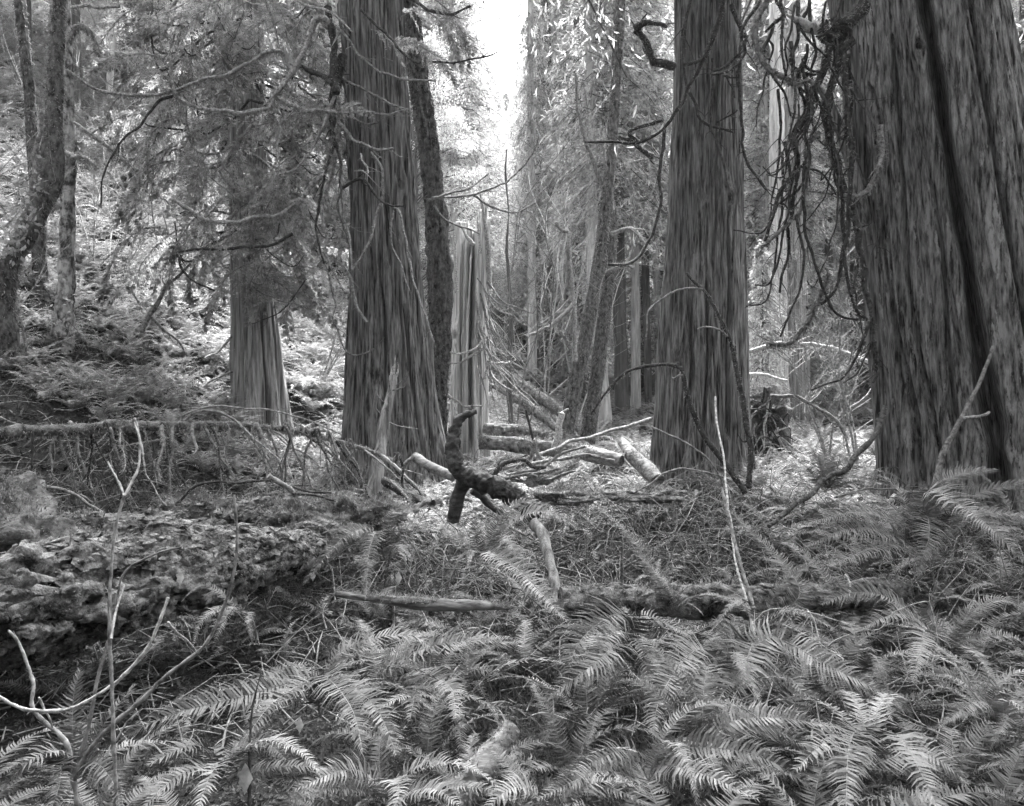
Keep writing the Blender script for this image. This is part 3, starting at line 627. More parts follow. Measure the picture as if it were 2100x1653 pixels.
limb(t, 'branch', [(60, 400), (72, 340), (78, 290), (85, 230)], 11.5, 11.4, 5, 4, 'branch', moss=60)
simple_tree('maple_tree', 'leaning dark mossy stem whose foot hides in slope ferns', [(90, 660, 16), (85, 600, 15), (80, 520, 13), (78, 400, 12), (60, 200, 10), (40, 0, 10)], 14.2, 10, 'moss_trunk', fz=800, seed=84)
for (x0, y0, x1, dd, hw, m_, lb) in [(22, 520, 40, 24, 11, 'far_bark', 'dim upright trunk behind the crooked mossy maple'), (215, 300, 245, 30, 6, 'far_pale', 'thin pale birch-like stem high on the slope above the ferns'), (330, 420, 318, 30, 9, 'far_bark', 'thin dark upslope trunk seen between alder and hanging boughs'), (400, 430, 420, 34, 10, 'far_bark', 'dim upslope trunk behind the hanging boughs'), (255, 420, 262, 33, 10, 'far_bark', 'dim upslope trunk next to the thin pale stem')]:
    simple_tree('conifer_tree', lb, [(x0, y0, hw), ((x0+x1)/2, y0-200, hw*.9), (x1, y0-400, hw*.8)], dd, 24, m_, seed=int(x0)+3)

# ------------------------------------------------------------------ conifer crowns shared by the far trees
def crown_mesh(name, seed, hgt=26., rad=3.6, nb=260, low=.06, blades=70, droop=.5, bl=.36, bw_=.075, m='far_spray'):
    r = np.random.default_rng(seed); b = Bag()
    ts = low+(1-low)*r.random(nb)**1.05
    for t in ts:
        az = r.random()*2*math.pi; R = rad*(1.04-t)**.75*(.55+.6*r.random()); z0 = t*hgt
        s = r.random(blades)**.8; dr = np.array([math.cos(az), math.sin(az), 0]); sd = np.array([-dr[1], dr[0], 0])
        lat = r.normal(size=blades)*.20*R*(1.1-s*.8)
        c = dr*(s*R)[:, None]+sd*lat[:, None]+np.array([0, 0, 1])*(z0+.15*R*s-droop*R*s*s-np.abs(lat)*.45+r.normal(size=blades)*.12)[:, None]
        D = dr*.7+sd*np.sign(lat)[:, None]*.5+np.array([0, 0, -.6])+r.normal(size=(blades, 3))*.45
        diamonds(b, c, D, bl*(.5+.9*r.random(blades)), bw_, side=np.cross(D, np.array([0, 0, 1.])+r.normal(size=(blades, 3))*.7))
        if r.random() < .5: tube(b, [np.array([0, 0, z0]), dr*R*.5+[0, 0, z0+.02*R], dr*R+[0, 0, z0+.15*R-droop*R]], .035, .012, n=4, seg=3, rough=0, m=1, cap=False)
    return b.mesh(name, [M[m], M['far_bark']], smooth=False)
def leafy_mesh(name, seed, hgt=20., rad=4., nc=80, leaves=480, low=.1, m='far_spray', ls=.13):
    r = np.random.default_rng(seed); b = Bag()
    for k in range(nc):
        t = low+(1-low)*r.random(); a = r.random()*6.283; rr = rad*math.sin(min(1, (1.08-t)/.75)*math.pi/2)*(.35+.65*r.random()**.5)
        c = np.array([math.cos(a)*rr, math.sin(a)*rr, t*hgt]); s = rad*(.14+.22*r.random()); n = leaves
        dd = r.normal(size=(n, 3)); dd /= np.linalg.norm(dd, axis=1)[:, None]; q = c+dd*(s*r.random((n, 1))**.45)*np.array([1, 1, .75])
        diamonds(b, q, r.normal(size=(n, 3))+np.array([0, 0, -.5]), ls*(.4+.8*r.random(n)), ls*.38)
        if r.random() < .8: tube(b, [np.array([0, 0, t*hgt-.22*rr-1]), c*np.array([.5, .5, 1])-np.array([0, 0, .3]), c], .06, .015, n=5, seg=3, rough=0, m=1, cap=False)
    return b.mesh(name, [M[m], M['far_bark']], smooth=False)
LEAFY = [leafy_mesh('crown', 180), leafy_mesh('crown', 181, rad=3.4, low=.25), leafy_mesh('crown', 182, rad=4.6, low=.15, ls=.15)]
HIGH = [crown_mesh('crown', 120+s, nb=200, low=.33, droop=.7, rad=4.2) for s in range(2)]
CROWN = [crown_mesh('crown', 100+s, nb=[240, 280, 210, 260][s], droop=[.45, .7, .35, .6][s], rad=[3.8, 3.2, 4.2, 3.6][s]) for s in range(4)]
tbag = Bag(); tube(tbag, [np.array([0, 0, -1.]), np.array([.1, 0, 8.]), np.array([0, .1, 26.])], .34, .05, n=24, seg=12, rough=.15)
TRK = tbag.mesh('trunk', M['far_bark'])
tbag = Bag(); tube(tbag, [np.array([0, 0, -1.]), np.array([-.2, 0, 8.]), np.array([0.2, .1, 26.])], .26, .05, n=24, seg=12, rough=.15)
TRK2 = tbag.mesh('trunk', M['far_pale'])
def far_tree(x, y, sc, label, group, zoff=0, cr=None, lowsink=0):
    if cr is None: cr = (random.choice(CROWN) if random.random() < .8 else random.choice(LEAFY)) if x > -6 else (random.choice(HIGH) if y < 44 else random.choice(CROWN+LEAFY))
    t = thing('conifer_tree', label, 'tree', (x, y, Hs(x, y)-.1+zoff), group)
    for nm, me in (('trunk', TRK if random.random() < .75 else TRK2), ('crown', cr or random.choice(CROWN))):
        o = bpy.data.objects.new(nm, me); COL.objects.link(o); o.parent = t
        o['_o'] = [0, 0, 0]
    t.rotation_euler.z = random.uniform(0, 6.28); t.scale = (sc*random.uniform(.9, 1.15),)*2+(sc,)
    return t
LB = [('drooping conifer in the dense stand behind the small grey cedar and fern slope', 'conifers up the fern slope'),
      ('conifer in the bright far woods beyond the snag and the maple stems', 'conifers across the valley'),
      ('conifer in the woods seen between the straight dark cedar and the widest cedar', 'conifers behind the hanging limbs')]
cnt = 0
def wedge(px, d, sc, x, y):   # keep a gap of open sky over the valley
    topz = Hs(x, y)+26*sc; py = 826-(topz-CH)/d*F
    w = 46+3.8/d*F*sc*1.0
    return abs(px-1035) < w and py < 175+abs(px-1035)*-.3
for (d0, d1, n, smin, smax) in [(24, 30, 9, .45, .7), (30, 38, 26, .55, .95), (38, 52, 44, .7, 1.1), (52, 75, 56, .8, 1.2), (75, 110, 50, .9, 1.25)]:
    k = 0; tries = 0
    while k < n and tries < 2000:
        tries += 1
        y = random.uniform(d0, d1); px = random.uniform(-180, 2280); x = (px-1050)/F*y
        if d0 < 30 and (px > 380 and px < 1700): continue
        if d0 < 30 and px < 0: continue
        if d0 == 30 and (880 < px < 1340) and random.random() < .6: continue
        sc = random.uniform(smin, smax)
        if 860 < px < 1400 and y < 60 and random.random() < .45: continue
        cr = None
        if wedge(px, y, sc, x, y):
            sc = (CH+(826-random.uniform(200, 330))/F*y-Hs(x, y))/21
            if sc < .45: continue
            cr = random.choice(LEAFY)
        if px < 800 and y < 40 and random.random() < .5: continue
        zi = 0 if px < 900 else (1 if px < 1400 else 2)
        far_tree(x, y, sc, *LB[zi], cr=cr); k += 1
for (t, d_, x_) in MIDT:
    if d_ < 28: continue
    o = bpy.data.objects.new('crown', random.choice(HIGH)); COL.objects.link(o); o.parent = t; o.rotation_euler.z = random.uniform(0, 6.28); q_ = .36 if 930 < 1050+x_/d_*F < 1200 else .8; o.scale = (q_, q_, .85)
HC = crown_mesh('crown', 150, hgt=9., rad=4.4, nb=300, low=.0, blades=130, bl=.14, bw_=.032, m='spray')  # upper cedar crowns, mostly out of view, added and widened to shade the foreground
for (par, x, y, z, s_) in [(tr, 6.0, 10.6, 9.8, 1.75), (tr2, 3.45, 15, 12.5, 1.3), (tr3, -2.2, 13.5, 11.2, 1.5), (tr4, -4.7, 15, 10.5, .8)]:
    o = bpy.data.objects.new('crown', HC); COL.objects.link(o); o.parent = par; o.location = (x-par.location.x, y-par.location.y, z-par.location.z); o.scale = (s_, s_, s_)
for k, (px, y, top, me, lb) in enumerate([(905, 40, -260, 0, 'leafy tree whose crown edges the sky gap beside the leaning mossy alder'), (945, 47, -120, 1, 'leafy tree crown rising over the splintered snag'), (880, 55, -60, 2, 'leafy tree crown between fluted cedar and sky gap'), (1165, 42, -160, 1, 'leafy tree crown on the far edge of the sky gap above the paired maples'), (1130, 55, -20, 0, 'leafy tree crown overhanging the tip of the sky gap'), (1215, 50, -200, 2, 'leafy tree crown behind the slender pale trunk'), (970, 62, 120, 0, 'rounded leafy crown low on one flank of the sky gap'), (1015, 66, 215, 2, 'rounded leafy crown at the very tip of the sky gap'), (1050, 72, 235, 1, 'far small leafy crown closing the bottom of the sky gap'), (1085, 64, 130, 0, 'rounded leafy crown on the maple side of the sky gap'), (1000, 80, 190, 1, 'palest leafy crown far down the valley')]):
    x = (px-1050)/F*y; sc_ = (CH+(826-top)/F*y-Hs(x, y))/20.5
    t = thing('leafy_tree', lb, 'tree', (x, y, Hs(x, y)-.1), 'leafy trees round the sky gap')
    for nm, m_ in (('trunk', TRK2), ('crown', LEAFY[me])):
        o = bpy.data.objects.new(nm, m_); COL.objects.link(o); o.parent = t; o.scale = (1, 1, .77) if nm == 'trunk' else (1, 1, 1)
    t.scale = (min(sc_, 1.0),)*2+(sc_,); t.rotation_euler.z = k*1.3
for k, (px, y, top, lb) in enumerate([(925, 36, -420, 'dense conifer directly behind the upper leaning mossy alder'), (893, 44, -300, 'conifer seen in the slit between fluted cedar and leaning alder'), (958, 52, -90, 'pointed conifer on the snag flank of the sky gap'), (985, 60, 60, 'pointed conifer just inside the snag flank of the sky gap'), (1010, 68, 150, 'low pointed conifer under the sky gap, snag side'), (1038, 76, 185, 'low pointed conifer exactly under the sky gap'), (1066, 66, 120, 'low pointed conifer under the sky gap, maple side'), (1098, 56, -30, 'pointed conifer on the maple flank of the sky gap'), (1140, 44, -260, 'dense conifer on the maple flank above the white stub'), (1185, 37, -420, 'dense conifer right behind the slender pale trunk'), (1000, 46, 330, 'young dense conifer low behind the snag twigs'), (1075, 48, 300, 'young dense conifer low past the thin crooked sapling')]):
    x = (px-1050)/F*y; sc_ = (CH+(826-top)/F*y-Hs(x, y))/26; t = far_tree(x, y, sc_, lb, 'pointed conifers round the sky gap', cr=CROWN[k % 4]); t.scale = (max(.45, min(sc_, .8)),)*2+(sc_,)
# low bright shrubs / young hemlocks down in the valley
YC = crown_mesh('crown', 140, hgt=7., rad=1.7, nb=120, low=.03, blades=55, bl=.2, bw_=.045)
YT = Bag(); tube(YT, [np.array([0, 0, -.4]), np.array([.03, 0, 3.]), np.array([0, .05, 7.])], .06, .01, n=12, seg=6, rough=.1); YT = YT.mesh('trunk', M['far_bark'])
for k in range(20):
    y = random.uniform(22, 34); px = random.choice([random.uniform(1010, 1330), random.uniform(1540, 1800), random.uniform(1100, 1330), random.uniform(600, 700)]); x = (px-1050)/F*y
    if px < 1330: continue
    zi = 0 if px < 900 else (1 if px < 1400 else 2)
    t = thing('young_hemlock', ['young hemlock with loose boughs among the slope ferns', 'young hemlock with loose boughs on the valley floor past the snag', 'young hemlock with loose boughs behind the upturned root mass'][zi], 'young tree', (x, y, Hs(x, y)-.1), ['young hemlocks on the slope', 'young hemlocks in the valley', 'young hemlocks beyond the roots'][zi])
    for nm, me in (('trunk', YT), ('crown', YC)):
        o = bpy.data.objects.new(nm, me); COL.objects.link(o); o.parent = t
    s = random.uniform(.45, 1.25); t.scale = (s, s, s*random.uniform(.8, 1.1)); t.rotation_euler.z = random.uniform(0, 6.28)

for o in [q for q in bpy.data.objects if q.parent is None and q.get('group') in (LB[1][1], LB[2][1]) and q.location.y < 38 and 1225 < 1050+q.location.x/q.location.y*F < 1385]:
    for c_ in list(o.children): bpy.data.objects.remove(c_)
    bpy.data.objects.remove(o)
# ------------------------------------------------------------------ bare saplings (vine maple)
def sapling(label, px, py, d, hgt, spread, m='branch', seed=0, n0=7, group='bare saplings of the valley', r0=.022):
    R = random.Random(seed); p0 = P(px, py, d); z0 = Hs(p0[0], d); t = thing('bare_sapling', label, 'sapling', (float(p0[0]), d, z0), group)
    b = Bag()
    def grow(p, dr, L, r, lev):
        n = 4; pts = [p]; q = p.copy(); dd = dr.copy()
        for i in range(n):
            dd = dd+np.array([R.uniform(-.25, .25), R.uniform(-.25, .25), R.uniform(-.12, .2)]); dd /= np.linalg.norm(dd); q = q+dd*L/n; pts.append(q)
        tube(b, pts, r, r*.5, n=7, seg=5 if lev == 0 else 3, rough=0, cap=False)
        if lev < 3:
            for i in range([n0, 5, 4][lev]):
                k = R.randint(1, n); a = R.uniform(0, 6.28); nd = dd*.5+np.array([math.cos(a), math.sin(a), R.uniform(-.1, .7)])*.8; nd /= np.linalg.norm(nd)
                grow(pts[k], nd, L*R.uniform(.35, .6), r*.5, lev+1)
    for s in range(3):
        a = R.uniform(0, 6.28); grow(np.array([p0[0], d, z0-.05]), np.array([math.cos(a)*spread, math.sin(a)*spread, 1.]), hgt*R.uniform(.6, 1), r0, 0)
    b.build('stems', M[m], t, smooth=False)
for k, (px, py, d, hg, lb) in enumerate([(1060, 880, 19, 6.5, 'bare many-stemmed sapling reaching up under the sky gap'), (1110, 860, 24, 9, 'tall bare sapling with fine twigs across the valley gap'), (1010, 860, 21, 8, 'bare sapling fanning out behind the splintered snag'), (1300, 870, 20, 5, 'bare sapling beside the straight dark cedar foot'), (1700, 880, 16, 4, 'bare sapling near the root mass and widest cedar'), (1580, 880, 22, 5, 'bare sapling in front of the pale slim cedar trunk'), (650, 850, 18, 4, 'bare sapling between small grey cedar and fluted cedar'), (360, 800, 17, 5, 'bare sapling on the slope beside the small grey cedar'), (230, 780, 16, 5, 'bare sapling on the slope below the dark burrow'), (1180, 860, 27, 10, 'bare sapling behind the slanting maple stem'), (980, 880, 25, 11, 'tallest bare sapling behind the snag'), (60, 850, 12, 3.5, 'bare sapling by the crooked mossy trunk'), (1760, 900, 14, 3.5, 'bare sapling against the foot of the widest cedar')]):
    if k in (2, 3, 10): continue
    sapling(lb, px, py, d, hg, .35, 'pale_branch' if k in (1, 2, 9, 10, 5) else 'branch', seed=200+k)

# ------------------------------------------------------------------ fallen mossy pole with hanging ribs
t = thing('fallen_pole', 'horizontal mossy fallen pole with a row of hanging rib-like branches', 'fallen tree', (float(P(200, 880, 9)[0]), 9., Hs(-4, 9)))
b = Bag(); p, r, _ = tube(b, bpath([(-160, 905), (0, 888), (150, 880), (300, 874), (430, 872), (520, 876), (600, 884), (700, 906), (830, 952)], 8.2, 9.4), .068, .014, n=90, seg=12, rough=.25, wob=.03, pw=1.2)
b.build('trunk', M['logmoss'], t)
f = Bag(); fuzz(f, p, r, L=.04, w=.007, n=5000, down=.9); o = f.build('moss', M['moss'], t); o['kind'] = 'stuff'
def ypole(x): return float(np.interp(x, [0, 150, 300, 430, 600, 700, 830], [888, 880, 874, 872, 884, 906, 952]))
R = random.Random(4); xx = 70
while xx < 820:
    y0 = ypole(xx); L = R.uniform(50, 180)*(1 if xx < 600 else .75); dx = R.uniform(-12, 80); up = R.random() < .35
    pts = [(xx, y0)]
    if up: pts += [(xx+4, y0-R.uniform(8, 18)), (xx+14, y0+10)]
    pts += [(xx+dx*.5, y0+L*.5), (xx+dx, y0+L), (xx+dx*1.1+R.uniform(-10, 15), y0+L*1.2)]
    dd = R.uniform(8.1, 9.0)
    limb(t, 'branch', pts, dd, dd-R.uniform(-.3, .5), R.choice([1.5, 2.5, 3.5, 5.5])*R.uniform(.8, 1.1), 1.4, R.choice(['dark_branch', 'branch', 'branch']), moss=R.choice([0, 130, 200]), mossL=.03, seg=6, twigs=3, wob=.05)
    xx += R.choice([5, 9, 14, 22, 34])*R.uniform(.7, 1.2)
for pts, w in [([(372, 870), (385, 845), (472, 832), (566, 840), (654, 870), (700, 890)], 2.4), ([(375, 868), (400, 845), (440, 845), (480, 862), (520, 900), (545, 960), (548, 1010)], 3.2), ([(505, 868), (525, 875), (540, 910), (545, 950)], 3), ([(560, 884), (590, 900), (620, 960), (640, 1000)], 2.4), ([(400, 905), (470, 918), (530, 922)], 1.8), ([(0, 855), (60, 880), (150, 885)], 2), ([(60, 900), (110, 902), (160, 890)], 1.8)]:
    limb(t, 'branch', pts, 8.9, 8.7, w, w*.6, 'branch', seg=6, twigs=2)

# ------------------------------------------------------------------ loose limbs
def stick(name, label, cat, pts, d0, d1, w0, w1, m='branch', **k):
    o, p, r = limb(None, name, pts, d0, d1, w0, w1, m, **k); tag(o, label, cat); return o, p, r
def multi(name, label, cat, lst, m, d0, d1, part='branch', seg=8, wob=.01, **k):
    bp = P(*lst[0][0][0], d0); t = thing(name, label, cat, [float(a) for a in bp])
    for (pts, w0, w1) in lst: limb(t, part, pts, d0, d1, w0, w1, m, seg=seg, wob=wob, **k)
    return t
o, p, r = stick('broken_pole', 'upright broken pole with splintered tip leaning against the fluted cedar', 'broken trunk', [(752, 1045), (770, 980), (785, 900), (798, 830), (806, 770)], 9.6, 10, 15, 8, 'cedar_pale', seg=12, rough=.2, twigs=0)
for pts, w in [([(806, 772), (809, 750), (811, 728)], 4), ([(812, 772), (817, 755), (815, 742)], 3), ([(801, 778), (803, 760), (806, 750)], 3)]:
    q, _, _ = limb(None, 'splinter', pts, 10, 10, w, .6, 'pale_branch', seg=5, wob=0); loc = Vector(q.location)-Vector(o.location); q.parent = o; q.location = loc
for pts in [([(805, 800), (828, 792), (838, 760)]), ([(793, 830), (775, 812), (770, 795)]), ([(790, 860), (770, 835), (768, 815)]), ([(798, 866), (820, 874), (858, 880)]), ([(800, 800), (797, 780), (795, 765)]), ([(812, 790), (826, 780), (832, 770)])]:
    q, _, _ = limb(None, 'twig', pts, 9.9, 9.8, 1.6, 1, 'branch', seg=4, wob=0); loc = Vector(q.location)-Vector(o.location); q.parent = o; q.location = loc
# hooked root snag
t = thing('hooked_root', 'hook-shaped dark weathered root standing on the ground in front of the snag', 'root', [float(a) for a in P(960, 1030, 8.6)])
b = Bag(); tube(b, bpath([(977, 843), (960, 848), (943, 860), (932, 885), (929, 918), (933, 950), (950, 972), (985, 985), (1030, 1004), (1070, 1030), (1100, 1060)], 8.6, 8.2), .02, .12, n=80, seg=24, rough=.42, radii=[.02, .045, .055, .07, .075, .085, .10, .09, .10, .08, .09])
b.build('trunk', M['scorch'], t)
limb(t, 'leg', [(952, 975), (944, 1005), (935, 1035), (930, 1070)], 8.55, 8.5, 17, 13, 'scorch', seg=12, rough=.3, wob=0)
limb(t, 'leg', [(968, 1005), (990, 1020), (1010, 1040), (1030, 1050)], 8.6, 8.7, 8, 7, 'scorch', seg=8, rough=.3, wob=0)
limb(t, 'spike', [(962, 848), (966, 838), (969, 828)], 8.6, 8.6, 4, 1, 'scorch', seg=6, wob=0)
limb(t, 'spike', [(940, 856), (935, 845), (930, 828)], 8.7, 8.7, 3, 1.5, 'pale_branch', seg=6, wob=0)
stick('log', 'short cut branch log with pale bark lying on the hooked root', 'log', [(850, 936), (880, 955), (930, 978)], 9.3, 8.9, 10, 10, 'paleLog', seg=12, rough=.12, wob=0)
stick('branch', 'thin crooked branch rising to the end of the pale cut log', 'branch', [(800, 983), (830, 955), (845, 940), (856, 934)], 9.4, 9.3, 3.5, 4, 'branch', moss=60)
stick('log', 'dark rotten branch log under the fern beside the upright broken pole', 'log', [(786, 985), (810, 1000), (840, 1018), (886, 1036)], 8.8, 8.4, 9, 11, 'scorch', seg=10, rough=.3, moss=200)
o, p, r = stick('broken_stub', 'white weathered stub with a snapped top at the maple feet', 'broken trunk', [(1136, 922), (1146, 895), (1150, 868), (1152, 846)], 13, 13, 9, 6, 'pale_branch', seg=8, rough=.25)
stick('branch', 'short snapped side piece pointing off the white weathered stub', 'branch', [(1150, 858), (1158, 848), (1166, 838)], 13, 13, 4, 1.5, 'pale_branch')
stick('branch', 'long pale pole propped towards the straight dark cedar foot', 'branch', [(1095, 937), (1140, 918), (1180, 904), (1240, 890), (1335, 858)], 11, 12.6, 3.2, 3.6, 'branch', moss=80, rough=.3, wob=.05)
stick('branch', 'long bowed branch crossing in front of the mossy logs', 'branch', [(1000, 965), (1060, 955), (1120, 942), (1200, 934), (1260, 945)], 10.4, 10.6, 4, 3, 'branch', moss=160, twigs=5)
stick('branch', 'thick bowed branch emerging behind the hooked root', 'branch', [(1008, 975), (1035, 950), (1075, 940), (1092, 955), (1120, 958)], 10, 10, 6, 4, 'dark_branch', moss=200, twigs=4)
stick('branch', 'thin dark upright twig before the log pile', 'branch', [(1078, 840), (1086, 870), (1093, 900), (1096, 945)], 11.5, 11.5, 2.5, 3, 'dark_branch')
for pts, lb in [([(1005, 970), (1050, 985), (1100, 990), (1180, 965)], 'low curved branch next to the hooked root'), ([(1060, 960), (1090, 935), (1095, 905)], 'upright forked twig over the brush by the hooked root'), ([(1040, 975), (1100, 960), (1160, 930), (1200, 915)], 'slanting branch through the brush by the white stub'), ([(1110, 940), (1100, 915), (1096, 900)], 'pale upright twig in the brush'), ([(1000, 985), (1080, 975), (1150, 960)], 'level branch in the brush behind the hooked root')]:
    stick('branch', lb, 'branch', pts, 10.2, 10, 4, 2.5, 'branch' if 'pale' not in lb else 'pale_branch', moss=100, twigs=4)
R_ = random.Random(33)
b = Bag()
for k in range(420):
    px = R_.gauss(1080, 150); y = R_.uniform(7.5, 13.5); x = (px-1050)/F*y; z = Hs(x, y)+R_.random()*.16; a = R_.uniform(0, 3.14); L = R_.uniform(.15, .8); e = R_.gauss(0, .35)
    dr = np.array([math.cos(a)*math.cos(e), math.sin(a)*math.cos(e), math.sin(e)]); p0 = np.array([x, y, z]); bd = np.array([R_.gauss(0, .12), R_.gauss(0, .12), R_.gauss(.05, .12)])*L
    tube(b, [p0, p0+dr*L*.4+bd, p0+dr*L*.7+bd*.3, p0+dr*L], R_.choice([.006, .009, .016]), .004, n=7, seg=5, rough=.3, cap=True)
o = b.build('stick_litter', M['branch'], origin=(0, 0, 0)); o['kind'] = 'stuff'; tag(o, 'tangle of broken sticks round the log pile', 'sticks')
# right arches
stick('branch', 'arching branch with a hooked elbow in front of the straight dark cedar', 'branch', [(1530, 1010), (1466, 924), (1430, 865), (1405, 800), (1398, 765), (1390, 750), (1350, 744), (1286, 761), (1243, 804), (1212, 850)], 9, 9.4, 6.5, 2.2, 'dark_branch', moss=350, twigs=1, wob=.02)
stick('branch', 'mossy bowed pole rising before the straight dark cedar to a pale tip', 'branch', [(1534, 1000), (1539, 929), (1530, 864), (1509, 744), (1491, 680), (1449, 603), (1425, 580), (1408, 560)], 9.5, 10, 6.5, 3, 'dark_branch', moss=500, twigs=2, wob=.02)
for pts, lb in [([(1441, 592), (1400, 592), (1365, 610), (1335, 640), (1325, 690)], 'thin drooping twig off the mossy bowed pole tip'), ([(1492, 690), (1470, 672), (1430, 674)], 'thin short twig off the mossy bowed pole middle'), ([(1337, 876), (1370, 890), (1415, 912), (1457, 955), (1490, 1040), (1520, 1130)], 'thin whip arching down past the straight dark cedar foot'), ([(1378, 774), (1390, 780), (1400, 768)], 'short knuckle of wood at the hooked elbow'), ([(1300, 1010), (1380, 965), (1420, 962), (1500, 985)], 'thin bowed twig low before the straight dark cedar'), ([(1710, 1020), (1800, 998), (1850, 1000), (1905, 1020)], 'thin bowed stem above the big fern at the widest cedar')]:
    stick('branch', lb, 'branch', pts, 9.1, 9., 2.2, 1.5, 'branch')
stick('bare_sapling', 'straight white bare stem standing before the straight dark cedar', 'stem', [(1467, 813), (1470, 869), (1483, 950), (1496, 1057), (1515, 1170), (1548, 1300)], 6.6, 5.2, 2.0, 2.4, 'pale_branch', wob=.02, rough=.35, twigs=3)
stick('bare_sapling', 'thin grey stem twisting beside the white bare stem', 'stem', [(1480, 1000), (1505, 1100), (1530, 1190), (1560, 1300)], 5.6, 5.0, 3, 4, 'branch', wob=.01)
stick('branch', 'dark limb slanting down from the widest cedar into the ferns', 'branch', [(1815, 834), (1795, 886), (1749, 940), (1706, 976), (1663, 1010), (1577, 1079)], 8.8, 7.4, 6, 5, 'dark_branch', moss=160, twigs=2)
t = multi('leaning_branch', 'grey stick with one side twig leaning on the widest cedar', 'branch', [([(1914, 1010), (1937, 925), (1971, 856), (2006, 790), (2025, 745), (2036, 710)], 7, 3), ([(1971, 858), (1995, 855), (2020, 850), (2028, 845)], 4, 3)], 'branch', 8.6, 9)
stick('branch', 'bowed pale branch high behind the root mass', 'branch', [(1535, 720), (1590, 706), (1640, 706), (1700, 712), (1745, 728), (1790, 745)], 16, 15, 4.5, 4, 'pale_branch', moss=120, twigs=3)
stick('branch', 'bowed grey branch low behind the root mass', 'branch', [(1580, 812), (1640, 815), (1700, 850), (1740, 900)], 16, 15.5, 4, 3, 'branch', moss=60, twigs=3)
stick('branch', 'pale crooked branch between the paired grey trunks and straight cedar', 'branch', [(1535, 768), (1580, 772), (1615, 780)], 17, 17, 4, 3, 'pale_branch')
# slope branches on the left
for pts, lb, m_ in [([(0, 850), (60, 790), (130, 745), (190, 715), (250, 697)], 'thin bowed branch lying across the lower fern slope', 'branch'), ([(330, 860), (390, 815), (440, 780), (480, 760), (520, 735)], 'pale-topped branch leaning on the small grey cedar', 'branch'), ([(140, 880), (210, 840), (270, 790), (320, 745)], 'thin slanting branch above the mossy pole', 'branch'), ([(290, 680), (310, 640), (340, 595), (370, 560), (400, 530)], 'thick slanting limb rising beside the dark burrow', 'branch'), ([(255, 570), (280, 610), (305, 640)], 'short pale stick pointing down to the dark burrow', 'pale_branch'), ([(310, 650), (350, 690), (385, 730)], 'long thin stick below the dark burrow', 'branch'), ([(420, 735), (450, 715), (475, 690)], 'pale stick sloping up to the small grey cedar', 'pale_branch'), ([(170, 265), (210, 295), (250, 330), (300, 370)], 'grey stick sloping high behind the pale alder', 'branch')]:
    stick('branch', lb, 'branch', pts, 14.5, 14.8, 6 if 'thick' in lb else 2.8, 2, m_, moss=60, twigs=2)

# left foreground stems
t = multi('pale_sapling', 'pale leafless sapling with long curving shoots in front of the rotting log', 'sapling',
          [([(150, 1590), (190, 1450), (220, 1325), (240, 1240), (250, 1190), (268, 1163), (290, 1150), (330, 1132), (372, 1122)], 4.5, 1.6),
           ([(150, 1590), (200, 1515), (280, 1450), (350, 1390), (425, 1325), (465, 1250), (487, 1175), (490, 1100), (480, 1015)], 5.5, 2.5),
           ([(165, 1690), (150, 1620), (138, 1565), (120, 1515), (85, 1475), (62, 1440), (66, 1390), (40, 1320), (18, 1293)], 6, 3)], 'branch', 2.9, 3.1, wob=.02, rough=.4, twigs=3)
multi('pale_shoot', 'smooth white curved shoot sweeping before the rotting log', 'shoot',
      [([(-15, 1420), (45, 1450), (130, 1456), (190, 1435), (250, 1395), (300, 1335), (325, 1280), (345, 1225)], 4, 3), ([(345, 1275), (365, 1295), (385, 1310), (402, 1335)], 2.5, 2), ([(80, 1430), (95, 1460), (108, 1498)], 2.5, 1.5)], 'pale_branch', 2.85, 3.0, wob=.012, rough=.4, twigs=1)
multi('bare_sapling', 'slim upright forked stem rising past the rotting log', 'stem',
      [([(240, 1690), (235, 1500), (232, 1400), (227, 1300), (228, 1200), (235, 1100), (245, 1050), (255, 1017)], 4.5, 3), ([(255, 1019), (240, 985), (221, 947)], 3, 2), ([(255, 1017), (270, 985), (283, 957), (287, 900), (275, 865)], 3, 1.8), ([(228, 1310), (240, 1260), (255, 1200)], 3, 2)], 'branch', 2.75, 2.9, wob=.012, rough=.4, twigs=2)
stick('bare_sapling', 'thin black upright stem among the near ferns', 'stem', [(512, 1690), (512, 1560), (516, 1465), (527, 1410), (536, 1380)], 2.7, 2.9, 4, 1.5, 'dark_branch', wob=.004)
stick('branch', 'black bare stick lying over the mossy bank', 'branch', [(36, 1086), (70, 1085), (110, 1090), (150, 1103), (200, 1118)], 5.8, 6.2, 5.5, 4, 'scorch', wob=.0, seg=8)
for pts, lb, m_, w in [([(0, 1010), (36, 988), (94, 988), (156, 1019), (200, 1045), (232, 1066)], 'low bowed branch arching over the mossy bank', 'branch', 4.5), ([(36, 1046), (90, 1025), (160, 1018), (190, 1030)], 'second low bowed branch under the arching one', 'branch', 3), ([(360, 1035), (400, 1000), (470, 985), (540, 990), (600, 1005), (680, 1010)], 'thin bowed branch behind the mossy bank', 'dark_branch', 3), ([(550, 975), (580, 1005), (615, 1035), (640, 1045)], 'stout short limb on the mossy bank', 'branch', 7), ([(600, 1012), (700, 1025), (730, 1035)], 'straight thin stick on the mossy bank', 'dark_branch', 3), ([(330, 1078), (380, 1068), (430, 1058), (500, 1050)], 'pale decayed branch on the mossy bank', 'pale_branch', 5)]:
    stick('branch', lb, 'branch', pts, 7.4, 7.6, w, w*.6, m_, moss=120, mossL=.02, twigs=2)
